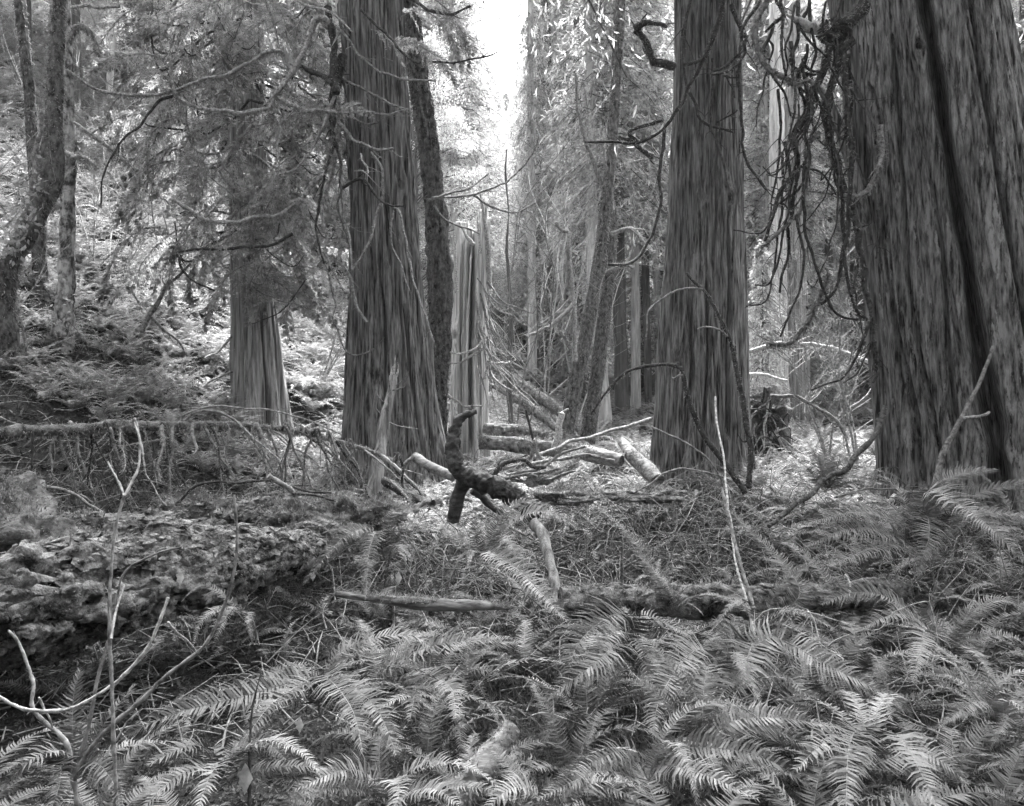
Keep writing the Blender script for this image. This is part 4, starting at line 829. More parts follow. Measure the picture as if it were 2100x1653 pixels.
# broken pieces among ferns
stick('broken_stub', 'leaning peeled stump piece standing in the middle of the clearing', 'stump', [(1092, 1072), (1110, 1090), (1122, 1130), (1135, 1180), (1146, 1235)], 6.2, 5.8, 13, 9, 'cedar_pale', seg=10, rough=.25, wob=0)
stick('broken_stub', 'mossy stub with pale snapped end poking out of the near ferns', 'stump', [(930, 1640), (985, 1580), (1020, 1530), (1050, 1490)], 2.9, 3.1, 34, 22, 'paleLog', seg=14, rough=.35, moss=900, mossL=.02, wob=0)
for pts, lb in [([(1380, 1330+10), (1350, 1325), (1310, 1310)], 'x'),]: pass
for pts, lb, d_, w in [([(1545, 1275), (1580, 1250), (1660, 1255), (1790, 1290), (1830, 1250), (1890, 1230), (1905, 1240), (1920, 1300), (1924, 1350)], 'pale bent whip looping over the near ferns', 4.2, 1.8), ([(1605, 1280), (1680, 1320), (1740, 1370), (1780, 1413)], 'pale straight twig slanting down the near ferns', 3.9, 2), ([(1655, 1250), (1672, 1275), (1685, 1330)], 'short pale twig standing behind the near ferns', 4.2, 2.5), ([(1700, 1325), (1745, 1300)], 'short white broken twig lying on the ferns', 4, 3), ([(1800, 1450), (1812, 1415), (1850, 1390)], 'small pale forked twig low in the near ferns', 3.6, 3), ([(1733, 1178), (1745, 1200), (1742, 1225)], 'small pale hook of twig above the ferns', 5, 3)]:
    stick('twig', lb, 'twig', pts, d_, d_-.1, w*.8, w*.4, 'pale_branch', seg=5, wob=.015, rough=.35, twigs=2)

# ------------------------------------------------------------------ logs
def log(label, pts, ds, radii, m, seed=0, seg=60, n=120, amp=.14, flakes=0, mossn=0, name='fallen_log', mossL=.035, sub=None):
    p3 = np.array([P(x, y, d_) for (x, y), d_ in zip(pts, ds)]); b = Bag()
    q = crom(p3, n); T, S, B = frames(q); t = np.linspace(0, 1, n); r = np.interp(t, np.linspace(0, 1, len(radii)), radii)
    a = np.linspace(0, 2*math.pi, seg, endpoint=False)
    nd = np.cos(a)[None, :, None]*S[:, None]+np.sin(a)[None, :, None]*B[:, None]
    v = q[:, None]+r[:, None, None]*nd; f_ = v.reshape(-1, 3)
    ax_ = np.repeat(np.linspace(0, np.linalg.norm(np.diff(q, axis=0), axis=1).sum(), n)[:, None], seg, 1).ravel(); nf = nd.reshape(-1, 3)
    st_ = np.stack([ax_*2.2, nf[:, 1]*3.2, nf[:, 2]*3.2], -1)
    k = (fbm(f_*5, 4, seed)*amp*.8+np.abs(fbm(f_*14, 3, seed+3))*amp*.4-np.clip(.25-np.abs(fbm(st_*1.7, 3, seed+9)), 0, 1)*amp*3.2).reshape(n, seg)
    if 'hollow' in label: k = k-.38*np.clip(-nd[..., 2], 0, 1); q = q+np.array([0, 0, .06])
    v = q[:, None]+(r[:, None]*(1+k))[..., None]*nd
    i = np.arange(n-1)[:, None]*seg; j = np.arange(seg)[None]; jn = (j+1) % seg
    b.add(v, np.stack([i+j, i+jn, i+seg+jn, i+seg+j], -1))
    for e in (0, n-1): b.add(np.vstack([q[e]-T[e]*.1*(1 if e else -1)*r[e], v[e]]), f3=[(0, 1+(k_+1) % seg, 1+k_) for k_ in range(seg)])
    t_ = thing(name, label, 'fallen log', [float(x) for x in q[n//2]-np.array([0, 0, r[n//2]])])
    b.build('trunk', M[m], t_)
    if flakes:
        fb = Bag()
        for c in range(flakes):
            ii = RNG.integers(2, n-2); jj = RNG.integers(0, seg); c0 = v[ii, jj]; nn = nd[ii, jj]; tt = T[ii]; ss = np.cross(nn, tt)
            s = .008+.026*RNG.random()**2; c_ = .35*RNG.normal(); u1 = tt*math.cos(c_)+ss*math.sin(c_); u2 = np.cross(nn, u1); tl = nn*.16*RNG.normal()
            kk = RNG.integers(5, 8); an = np.linspace(0, 2*math.pi, kk, endpoint=False)+RNG.random(kk)*.5; rr_ = s*(.5+RNG.random(kk)*.8)
            top = np.array([c0+nn*.006+(u1+tl)*rr_[x]*math.cos(an[x])*2.4+u2*rr_[x]*math.sin(an[x]) for x in range(kk)]); bot = top-nn*.006
            V = np.vstack([c0+nn*.012, top, bot]); f3 = [(0, 1+x, 1+(x+1) % kk) for x in range(kk)]; f4 = [(1+x, 1+kk+x, 1+kk+(x+1) % kk, 1+(x+1) % kk) for x in range(kk)]
            fb.add(V, f4, f3)
        o = fb.build('bark_flakes', M['logbark'], t_, smooth=False); o['kind'] = 'stuff'
    if mossn:
        f = Bag(); k_ = RNG.integers(0, n, mossn); jj = RNG.integers(0, seg, mossn); nn = nd[k_, jj]; keep = (nn[:, 2] > .0) & (vnoise(v[k_, jj]*3.5, seed+8) > -.1); k_, jj, nn = k_[keep], jj[keep], nn[keep]
        diamonds(f, v[k_, jj]+RNG.normal(size=nn.shape)*.01, nn+RNG.normal(size=nn.shape)*.7, mossL*(.5+RNG.random(len(nn))), mossL*.28)
        o = f.build('moss', M['moss'], t_); o['kind'] = 'stuff'
    return t_
log('big rotting log with flaking bark over a black hollow', [(-330, 1400), (-100, 1325), (30, 1290), (200, 1245), (350, 1210), (500, 1172), (640, 1150)], [4.3, 4.5, 4.7, 5.1, 5.5, 6.1, 6.8], [.40, .38, .37, .34, .30, .24, .15], 'logbark', 3, seg=160, n=340, amp=.30, flakes=4500, mossn=16000, mossL=.022)
log('long mossy log half sunk behind the rotting log', [(-200, 1140), (60, 1125), (250, 1105), (420, 1085), (600, 1062), (740, 1045)], [6.2, 6.6, 7.0, 7.4, 7.8, 8.3], [.22, .2, .2, .2, .19, .16], 'logmoss', 5, amp=.38, flakes=2500, mossn=9000, seg=90, n=220, mossL=.045)
log('smooth pale barkless log lying level across the clearing', [(690, 1218), (780, 1228), (860, 1236), (960, 1240), (1045, 1245)], [5.9, 5.8, 5.8, 5.8, 5.9], [.02, .034, .042, .04, .02], 'paleLog', 7, amp=.35, seg=24, n=80, mossn=5000, mossL=.02)
log('dark rotting log hidden under the ferns on the clearing edge', [(1150, 1235), (1300, 1232), (1500, 1232), (1680, 1225), (1850, 1215)], [5.6, 5.7, 5.8, 6, 6.3], [.09, .11, .11, .1, .1], 'logbark', 8, amp=.25, seg=40, n=140, flakes=200, mossn=5000, mossL=.03)
log('mossy level log before the maple feet', [(985, 905), (1080, 915), (1180, 925), (1260, 935)], [15, 14.8, 14.6, 14.4], [.12, .14, .13, .1], 'logmoss', 9, seg=40, n=80, mossn=3500, amp=.2, mossL=.06)
log('short mossy log stacked above the level one', [(995, 885), (1060, 888), (1120, 900)], [16.5, 16.3, 16.1], [.16, .18, .15], 'logmoss', 10, seg=40, n=60, mossn=2500, amp=.25, mossL=.06)
log('dark log slanting down to the maple feet, upper of two', [(985, 735), (1070, 790), (1160, 850), (1215, 905)], [24, 23.4, 22.5, 21.5], [.05, .13, .16, .1], 'logmoss', 11, seg=30, n=60, mossn=3500, mossL=.08)
log('dark log slanting down to the maple feet, lower of two', [(1000, 785), (1080, 830), (1175, 905)], [22, 21.5, 20.6], [.04, .12, .08], 'logmoss', 12, seg=30, n=60, mossn=2500, mossL=.08)
log('grey log sloping down behind the fluted cedar foot', [(590, 762), (650, 772), (700, 800), (760, 850)], [22, 21.6, 21, 20], [.12, .2, .22, .2], 'cedar_pale', 13, seg=30, n=60, mossn=900, mossL=.06)
log('short dark log on the slope beside the fluted cedar', [(645, 716), (680, 738), (725, 758)], [23, 22.8, 22.5], [.15, .2, .17], 'scorch', 14, seg=30, n=50, mossn=900, mossL=.08)
log('dark mossy log end sticking out by the small grey cedar', [(425, 730), (450, 742), (480, 752)], [17.3, 17, 16.8], [.12, .17, .17], 'scorch', 15, seg=30, n=40, mossn=600, mossL=.06)
log('pale curved log at the foot of the straight dark cedar', [(1275, 905), (1298, 935), (1325, 960), (1350, 985)], [12.6, 12.2, 11.9, 11.6], [.07, .1, .12, .1], 'paleLog', 16, seg=24, n=50, mossn=1200, mossL=.03)
log('mossy broad log flank beside the hooked root', [(1090, 985), (1130, 970), (1160, 950), (1185, 930)], [10, 10.6, 11.4, 12], [.08, .11, .11, .08], 'logmoss', 17, seg=40, n=60, mossn=3500, amp=.22)
log('pale rounded log before the slanted pole', [(1190, 925), (1230, 935), (1275, 945)], [12.6, 12.4, 12.2], [.1, .13, .08], 'paleLog', 18, seg=30, n=40, mossn=600)

# moss mounds and stones on the bank
def mound(label, px, py, d_, rx, rz, seed, mt='logmoss', mn=1500, cat='mossy mound', name='mossy_mound', ry=None, mossL=.03):
    c = P(px, py, d_); ns, nr_ = 40, 20; b = Bag()
    a, e = np.meshgrid(np.linspace(0, 2*math.pi, ns, endpoint=False), np.linspace(-.6, math.pi/2, nr_)); n_ = np.stack([np.cos(a)*np.cos(e), np.sin(a)*np.cos(e), np.sin(e)], -1)
    k = 1+.42*fbm((n_*2.1+seed).reshape(-1, 3), 4, seed).reshape(a.shape)
    v = c+n_*k[..., None]*np.array([rx, ry or rx*.8, rz]); i = np.arange(nr_-1)[:, None]*ns; j = np.arange(ns)[None]; jn = (j+1) % ns
    b.add(v, np.stack([i+j, i+jn, i+ns+jn, i+ns+j], -1)); t = thing(name, label, cat, [float(c[0]), float(c[1]), float(c[2]-rz*.5)]); b.build('core', M[mt], t)
    f = Bag(); q = v.reshape(-1, 3); nn = n_.reshape(-1, 3); kk = RNG.integers(0, len(q), mn); diamonds(f, q[kk]+RNG.normal(size=(mn, 3))*rx*.05, nn[kk]+RNG.normal(size=(mn, 3))*.6, mossL, mossL*.28); o = f.build('moss', M['moss'], t); o['kind'] = 'stuff'
for k, (px, py, d_, rx, rz, lb) in enumerate([(600, 1075, 7.2, .22, .17, 'rounded mossy lump on the bank near the frond'), (715, 1062, 7.6, .26, .17, 'largest mossy lump at the foot of the broken pole'), (655, 1048, 8, .18, .14, 'small mossy lump tucked behind the two bank lumps'), (560, 1060, 7.4, .15, .11, 'small round mossy lump beside the pale decayed branch'), (10, 1120, 5.6, .45, .28, 'broad bank of moss beside the black bare stick'), (-20, 1040, 7, .4, .3, 'mossy hump behind the black bare stick'), (780, 1060, 7.6, .2, .12, 'low mossy lump under the middle fern'), (515, 1135, 6.4, .1, .06, 'small smooth stone-like lump on the rotting log'), (400, 1045, 8.2, .3, .14, 'flat mossy rise behind the pale decayed branch'), (1150, 1022, 9, .35, .09, 'flat mossy rise beyond the leaning peeled stump piece'), (1330, 1018, 10, .4, .10, 'mossy rise at the foot of the straight dark cedar')]):
    mound(lb, px, py, d_, rx, rz, k+1, mn=2200, mossL=.04)
# upturned root mass
c = P(1572, 890, 17.5)
t = thing('root_mass', 'upturned dark root mass behind the straight dark cedar', 'root mass', [float(c[0]), 17.5, Hs(c[0], 17.5)])
b = Bag(); ns, nr_ = 60, 30; a, e = np.meshgrid(np.linspace(0, 2*math.pi, ns, endpoint=False), np.linspace(-math.pi/2, math.pi/2, nr_)); n_ = np.stack([np.cos(a)*np.cos(e), np.sin(a)*np.cos(e), np.sin(e)], -1)
k = 1+.45*fbm((n_*2.2+4).reshape(-1, 3), 4, 5).reshape(a.shape); v = c+n_*k[..., None]*np.array([.42, .35, .75]); i = np.arange(nr_-1)[:, None]*ns; j = np.arange(ns)[None]; jn = (j+1) % ns
b.add(v, np.stack([i+j, i+jn, i+ns+jn, i+ns+j], -1)); b.build('soil_plate', M['scorch'], t)
for k in range(46):
    a0 = random.uniform(0, 6.28); x0 = 1572+35*math.cos(a0)*random.random(); y0 = 885+70*math.sin(a0)*random.random(); dx, dy = random.uniform(-40, 60), random.uniform(-40, 60)
    limb(t, 'root', [(x0, y0), (x0+dx*.5, y0+dy*.5-8), (x0+dx, y0+dy), (x0+dx*1.2+random.uniform(-15, 15), y0+dy*1.2+random.uniform(0, 30))], 17.0, 16.8, random.uniform(1.5, 3.5), 1, random.choice(['branch', 'dark_branch', 'pale_branch']), seg=5)
mound('pale mossy crest on top of the upturned roots', 1570, 815, 17.3, .35, .22, 40, mn=1800, mossL=.07)
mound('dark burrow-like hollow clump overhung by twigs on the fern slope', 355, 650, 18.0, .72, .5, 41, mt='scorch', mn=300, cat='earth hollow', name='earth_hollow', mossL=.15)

# ------------------------------------------------------------------ ferns
def frond(bag, pts, W=.09, n=38, roll=0., rng=None, wr=.46, n3=None, thin=False, ragged=.0, scale_m=0):
    r = rng or RNG; n = int(n)
    path = crom(pts, n*1+6); T = np.gradient(path, axis=0); T /= np.linalg.norm(T, axis=1)[:, None]+1e-9
    hd = path[-1]-path[0]; hd[2] = 0
    if np.linalg.norm(hd) < 1e-3: hd = np.array([0, -1., 0])
    S0 = np.cross(hd/np.linalg.norm(hd), [0, 0, 1.]); S = np.zeros_like(T)
    for i in range(len(T)):
        s = S0-T[i]*np.dot(S0, T[i]); S[i] = s/(np.linalg.norm(s)+1e-9)
    N = np.cross(S, T)
    c, s_ = math.cos(roll), math.sin(roll); S, N = S*c+N*s_, N*c-S*s_
    L = np.linalg.norm(np.diff(path, axis=0), axis=1).sum(); sp = L/len(path)
    tube(bag, path[::3] if not thin else path[::6], .0035*(L/.9), .001, n=max(6, n//4), seg=3 if thin else 4, rough=0, m=1, cap=False)
    i0 = int(len(path)*.10); idx = np.arange(i0, len(path)-1)
    t = (idx-i0)/(len(path)-1-i0)
    prof = np.clip(.62+.38*np.sin(np.clip(t/.35, 0, 1)*math.pi/2), 0, 1)*np.clip((1-t)*1.0, 0, 1)**.55*(1-.15*t)+.03
    for sg in (-1, 1):
        m = len(idx); ll = W*prof*(1+.10*r.normal(size=m))
        if ragged: ll *= np.where(r.random(m) < ragged, .35, 1)
        an = np.radians(8+42*t**1.5)+r.normal(size=m)*.07
        fold = .10+.12*r.normal(size=m)
        D = sg*S[idx]*np.cos(an)[:, None]+T[idx]*np.sin(an)[:, None]+N[idx]*fold[:, None]
        bw_ = np.minimum(sp*wr, ll*.16+.0015)
        tw = r.normal(size=m)*.25
        A = T[idx]*np.cos(tw)[:, None]+N[idx]*np.sin(tw)[:, None]
        b0 = path[idx]; mid = b0+D*(ll*.5)[:, None]+N[idx]*(ll*.04)[:, None]
        tip = b0+D*(ll)[:, None]+T[idx]*(ll*.16)[:, None]-N[idx]*(ll*(.05+.10*r.random(m)))[:, None]
        V = np.stack([b0-A*(bw_*.85)[:, None], b0+A*(bw_*.85)[:, None], mid+A*(bw_*.72)[:, None], mid-A*(bw_*.72)[:, None], tip], 1).reshape(-1, 3)
        k = np.arange(m)[:, None]*5
        bag.add(V, k+np.array([[0, 1, 2, 3]]), k+np.array([[3, 2, 4]]))
    return L
def local_frond(seed, L=1., elev=70, bend=95, W=.095, n=38, thin=False, side=0.):
    """frond in its own frame growing along +X; starts at elev degrees and curls over by bend degrees"""
    k = 12; ang = np.radians(elev-bend*np.linspace(0, 1, k)**1.2); st = L/k
    x = np.cumsum(np.cos(ang))*st; z = np.cumsum(np.sin(ang))*st; y = side*np.linspace(0, 1, k)**2*L
    pts = np.vstack([[0, 0, 0], np.stack([x, y, z], -1)]); b = Bag(); frond(b, pts, W, n, rng=np.random.default_rng(seed), thin=thin, ragged=.03); return b
FR = [local_frond(300+k, 1., e, bd, w, n, side=sd).mesh('frond', [M['fern'], M['rachis']], smooth=False) for k, (e, bd, w, n, sd) in enumerate([(72, 95, .14, 58, .1), (62, 90, .13, 60, -.12), (80, 125, .14, 56, .05), (50, 75, .12, 58, .2), (68, 110, .13, 60, -.2), (40, 62, .12, 56, .0), (84, 80, .12, 56, -.05), (58, 120, .14, 56, .22)])]
FRD = [local_frond(340+k, 1., e, bd, w, n, side=sd).mesh('frond', [M['fern_dead'], M['rachis']], smooth=False) for k, (e, bd, w, n, sd) in enumerate([(35, 80, .06, 36, .1), (25, 70, .055, 36, -.2)])]

def set_frond(parent, me, az, sc, tilt=0, roll=0, name='frond'):
    o = bpy.data.objects.new(name, me); COL.objects.link(o); o.parent = parent; o.rotation_euler = (roll, tilt, az); o.scale = (sc, sc*random.uniform(.85, 1.15), sc*random.uniform(.85, 1.1)); return o
def rnd_fern(name, label, x, y, sc, group, nf=11, dz=0.):
    t = thing(name, label, 'fern', (x, y, Hs(x, y)-.02+dz), group)
    a0 = random.uniform(0, 6.28)
    for k in range(nf):
        me = random.choice(FR) if random.random() < .8 else random.choice(FRD)
        set_frond(t, me, a0+k*6.283/nf*1.0+random.uniform(-.35, .35), sc*random.uniform(.7, 1.08), random.uniform(-.15, .3), random.uniform(-.3, .3))
    return t
def hero_fern(label, base, fr, extra=6, sc=.6, W=.135, group='near sword ferns', n=64):
    """fr: fronds as [(px,py,d),...] after the base"""
    bp = P(*base); t = thing('sword_fern', label, 'fern', [float(a) for a in bp], group)
    for pts in fr:
        p3 = np.array([bp]+[P(*q) for q in pts]); b = Bag()
        L = np.linalg.norm(np.diff(p3, axis=0), axis=1).sum()
        hd = p3[-1]-p3[0]; lat = abs(hd[0])/(np.linalg.norm(hd)+1e-6)
        roll = (np.sign(hd[0])*-1)*lat*random.uniform(.35, .8)+random.uniform(-.15, .15)
        frond(b, p3, W*1.13*min(1.2, max(.6, L/.8)), max(26, int(n*min(1.2, L/.85))), roll=roll, ragged=.02)
        b.build('frond', [M['fern'], M['rachis']], t, smooth=False)
    for k in range(extra): set_frond(t, random.choice(FR), random.uniform(0, 6.28), sc*random.uniform(.7, 1.05), random.uniform(0, .35), random.uniform(-.3, .3))
    return t
hero_fern('broad fern by the near ground with a long frond swept towards the pale sapling', (655, 1470, 3.3),
          [[(640, 1395, 3.25), (480, 1432, 3.1), (350, 1465, 3.0), (245, 1515, 2.9)], [(660, 1385, 3.2), (720, 1450, 2.95), (745, 1545, 2.75)], [(700, 1400, 3.2), (770, 1450, 3.0), (815, 1550, 2.8)], [(640, 1400, 3.2), (560, 1440, 3.0), (500, 1520, 2.8)], [(690, 1350, 3.4), (760, 1310, 3.4), (850, 1305, 3.4), (897, 1345, 3.35)]], 5)
hero_fern('fern whose frond arches over the dark gap beside the near mossy stub', (775, 1430, 3.6),
          [[(790, 1370, 3.6), (870, 1330, 3.5), (960, 1312, 3.5), (1070, 1318, 3.5)], [(820, 1390, 3.6), (880, 1385, 3.5), (925, 1410, 3.3), (935, 1475, 3.1)], [(800, 1400, 3.5), (850, 1400, 3.4), (840, 1480, 3.1)]], 5)
hero_fern('fern with one tall upright frond before the rotting log', (155, 1600, 3.0),
          [[(150, 1520, 3.0), (150, 1430, 3.05), (165, 1370, 3.1)], [(120, 1540, 2.9), (60, 1560, 2.8), (0, 1620, 2.75)], [(130, 1560, 2.9), (120, 1620, 2.8), (95, 1680, 2.7)], [(190, 1540, 3), (215, 1480, 3.0), (280, 1400, 3.1)], [(190, 1560, 2.9), (230, 1600, 2.8), (250, 1660, 2.7)]], 3)
hero_fern('small fern drooping off the end of the rotting log', (505, 1262, 5.0),
          [[(460, 1245, 4.9), (415, 1270, 4.75), (395, 1325, 4.65)], [(480, 1245, 4.8), (455, 1280, 4.65), (435, 1335, 4.6)], [(450, 1215, 5), (410, 1200, 5), (370, 1235, 4.9)]], 2, sc=.4, W=.08)
hero_fern('pale-fronded fern in the middle behind the level pale log', (790, 1150, 6.4),
          [[(775, 1090, 6.3), (757, 1130, 6.0), (750, 1230, 5.6)], [(760, 1085, 6.3), (700, 1105, 6.1), (620, 1200, 5.8)], [(830, 1080, 6.4), (890, 1085, 6.3), (950, 1110, 6.2)], [(800, 1060, 6.5), (830, 1050, 6.6), (880, 1040, 6.7)], [(740, 1100, 6.3), (700, 1080, 6.4), (650, 1060, 6.5)]], 7, W=.09, sc=.65)
hero_fern('fern under the hooked root with a long frond reaching over the clearing', (985, 1150, 6.4),
          [[(975, 1100, 6.4), (975, 1050, 6.5)], [(1000, 1130, 6.3), (1060, 1165, 5.9), (1110, 1215, 5.6), (1165, 1275, 5.3)], [(1040, 1080, 6.4), (1090, 1050, 6.3), (1140, 1055, 6.2), (1190, 1085, 6.1)], [(1030, 1100, 6.3), (1050, 1120, 6.1), (1080, 1160, 6.0)], [(940, 1100, 6.4), (900, 1080, 6.4), (850, 1090, 6.3)], [(1030, 1060, 6.5), (1070, 1030, 6.6), (1130, 1035, 6.6)]], 8, sc=.65)
hero_fern('fern with a pale arched frond and hanging tips right of the clearing centre', (1300, 1370, 4.0),
          [[(1290, 1265, 3.9), (1240, 1270, 3.8), (1180, 1330, 3.6), (1160, 1435, 3.45)], [(1310, 1270, 4.0), (1360, 1275, 4.0), (1425, 1310, 3.9)], [(1270, 1290, 3.8), (1230, 1330, 3.6), (1200, 1400, 3.5)], [(1300, 1310, 3.8), (1320, 1340, 3.7), (1335, 1420, 3.6)], [(1270, 1320, 3.7), (1220, 1360, 3.5), (1110, 1440, 3.4)]], 4, W=.15)
hero_fern('fern with two long fronds pouring down towards the near ground', (1480, 1390, 3.7),
          [[(1440, 1330, 3.7), (1390, 1370, 3.5), (1350, 1440, 3.3), (1340, 1510, 3.15)], [(1540, 1320, 3.7), (1520, 1370, 3.5), (1470, 1440, 3.3), (1450, 1510, 3.15)], [(1570, 1310, 3.7), (1620, 1320, 3.7), (1710, 1370, 3.6), (1860, 1440, 3.5)], [(1600, 1380, 3.6), (1650, 1420, 3.5), (1690, 1430, 3.5)]], 4, W=.15)
hero_fern('fern with a flat level frond in the dark near hollow', (1440, 1540, 3.1),
          [[(1500, 1480, 3.1), (1600, 1472, 3.1), (1710, 1490, 3.1)], [(1560, 1490, 3.1), (1640, 1520, 3.1), (1700, 1560, 3.0)]], 4, W=.15)
hero_fern('fern with dark combed frond arching along the bottom edge of the ferns', (1330, 1600, 2.8),
          [[(1380, 1540, 2.8), (1480, 1535, 2.75), (1580, 1560, 2.7), (1680, 1625, 2.7)], [(1290, 1540, 2.8), (1220, 1560, 2.7), (1120, 1615, 2.65)], [(1360, 1570, 2.75), (1450, 1590, 2.6), (1560, 1640, 2.5)], [(1240, 1580, 2.7), (1180, 1600, 2.6), (1100, 1640, 2.5)]], 3, W=.13)
hero_fern('closest fern with two big glossy fronds facing the viewer', (1790, 1570, 2.75),
          [[(1760, 1500, 2.7), (1740, 1540, 2.5), (1735, 1680, 2.25)], [(1830, 1505, 2.7), (1870, 1550, 2.5), (1935, 1680, 2.3)], [(1720, 1510, 2.7), (1680, 1530, 2.6), (1630, 1580, 2.5)], [(1870, 1540, 2.8), (1930, 1560, 2.75), (1990, 1610, 2.7)]], 4, W=.15)
hero_fern('big fern at the foot of the widest cedar with a heavy drooping frond', (1890, 1140, 6.3),
          [[(1900, 1010, 6.2), (1960, 1030, 5.9), (2030, 1080, 5.6), (2110, 1160, 5.4)], [(1910, 1030, 6.3), (1960, 975, 6.3), (2045, 962, 6.3)], [(1930, 1050, 6.3), (2010, 1010, 6.2), (2110, 985, 6.1)], [(1860, 1040, 6.4), (1830, 990, 6.5), (1795, 972, 6.5)], [(1850, 1080, 6.2), (1760, 1050, 6.0), (1645, 1075, 5.8)], [(1840, 1100, 6.1), (1740, 1085, 5.9), (1650, 1120, 5.8)], [(1900, 1060, 6.2), (1905, 1100, 5.9), (1880, 1180, 5.7)], [(1950, 1060, 6.2), (2030, 1050, 6.1), (2110, 1060, 6)], [(1850, 1060, 6.3), (1800, 1020, 6.4), (1730, 1010, 6.4)], [(1880, 1070, 6.3), (1890, 1010, 6.4), (1895, 985, 6.4)], [(1850, 1110, 6.1), (1770, 1130, 5.8), (1700, 1160, 5.6)]], 7, W=.17, sc=.85)
hero_fern('upright fan fern between the root mass and the slanting dark limb', (1690, 1010, 9.2),
          [[(1680, 950, 9.2), (1655, 905, 9.3)], [(1690, 940, 9.2), (1690, 880, 9.3)], [(1705, 950, 9.2), (1735, 900, 9.3)], [(1715, 960, 9.2), (1770, 930, 9.3)], [(1665, 970, 9.1), (1620, 930, 9.1)], [(1730, 980, 9.1), (1790, 985, 8.8)]], 8, W=.17, sc=1.05, group='ferns of the clearing')
hero_fern('fern beside the right-hand border with stacked level fronds', (1950, 1330, 4.6),
          [[(1900, 1250, 4.6), (1950, 1225, 4.5), (2015, 1240, 4.4)], [(1870, 1270, 4.5), (1830, 1260, 4.4), (1760, 1290, 4.3)], [(1900, 1290, 4.4), (1890, 1330, 4.2), (1870, 1400, 4.0)], [(1990, 1260, 4.6), (2050, 1230, 4.6), (2110, 1250, 4.5)], [(1830, 1230, 4.6), (1750, 1215, 4.6), (1680, 1240, 4.5)]], 6, W=.14)
hero_fern('fern cut by the border with fronds fanning over the near hollow', (2060, 1500, 3.5),
          [[(2040, 1420, 3.5), (2060, 1390, 3.5), (2120, 1370, 3.5)], [(2020, 1440, 3.4), (1980, 1450, 3.3), (1940, 1480, 3.2)], [(2060, 1440, 3.3), (2100, 1450, 3.2), (2140, 1490, 3.1)], [(2000, 1420, 3.5), (1950, 1385, 3.5), (1880, 1380, 3.5)]], 5, W=.14)
hero_fern('withered fern stalk leaning before the white bare stem', (1560, 1290, 5.0),
          [[(1640, 1220, 5.1), (1600, 1150, 5.3), (1540, 1090, 5.5), (1490, 1040, 5.7)], [(1600, 1200, 5), (1660, 1160, 5), (1720, 1150, 5.0)], [(1530, 1230, 4.9), (1500, 1240, 4.8), (1460, 1290, 4.7)]], 5, W=.08)
hero_fern('thin dark fern leaning diagonally over the clearing', (1385, 1250, 5.6),
          [[(1350, 1190, 5.7), (1300, 1110, 5.9), (1230, 1040, 6.2)], [(1370, 1200, 5.6), (1330, 1160, 5.7), (1290, 1110, 5.7)]], 3, W=.07, sc=.5)
hero_fern('fern fan at the bottom edge near the mossy stub', (1120, 1690, 2.6),
          [[(1090, 1620, 2.6), (1040, 1620, 2.55), (990, 1670, 2.5)], [(1180, 1620, 2.6), (1240, 1610, 2.6), (1330, 1650, 2.5)], [(1120, 1620, 2.6), (1130, 1600, 2.6)]], 3)
hero_fern('fern spreading over the bottom edge left of the mossy stub', (790, 1650, 2.8),
          [[(840, 1580, 2.8), (900, 1560, 2.75), (960, 1590, 2.7)], [(760, 1590, 2.8), (700, 1580, 2.7), (600, 1620, 2.6)], [(800, 1600, 2.7), (820, 1620, 2.5), (800, 1690, 2.4)], [(850, 1620, 2.7), (900, 1620, 2.6), (950, 1660, 2.5)]], 5)
hero_fern('fern in front of the upright black stem', (440, 1620, 2.8),
          [[(430, 1540, 2.8), (380, 1530, 2.7), (300, 1570, 2.6)], [(460, 1560, 2.8), (430, 1590, 2.6), (400, 1680, 2.45)], [(480, 1540, 2.8), (540, 1520, 2.8), (590, 1560, 2.7)], [(420, 1570, 2.7), (350, 1600, 2.6), (290, 1660, 2.5)]], 4)
hero_fern('fern right under the pale curled whip', (1760, 1400, 3.9),
          [[(1740, 1340, 3.9), (1790, 1300, 4), (1850, 1310, 4)], [(1730, 1350, 3.9), (1690, 1340, 3.8), (1640, 1370, 3.7)], [(1770, 1380, 3.8), (1800, 1410, 3.6), (1830, 1480, 3.4)]], 5, W=.09)
hero_fern('fern on the bank with an arched pale frond above the mossy lumps', (690, 1120, 7.0),
          [[(670, 1070, 7), (620, 1050, 7.1), (570, 1060, 7.1)], [(640, 1090, 6.9), (600, 1085, 6.8), (550, 1110, 6.8)]], 3, sc=.45, W=.07)
hero_fern('fern leaning on the upright broken pole foot', (850, 1060, 8.0),
          [[(845, 1030, 8), (820, 1000, 8.1), (800, 985, 8.2)], [(835, 1035, 8), (800, 1025, 7.9), (760, 1050, 7.8)]], 3, sc=.5, W=.07)

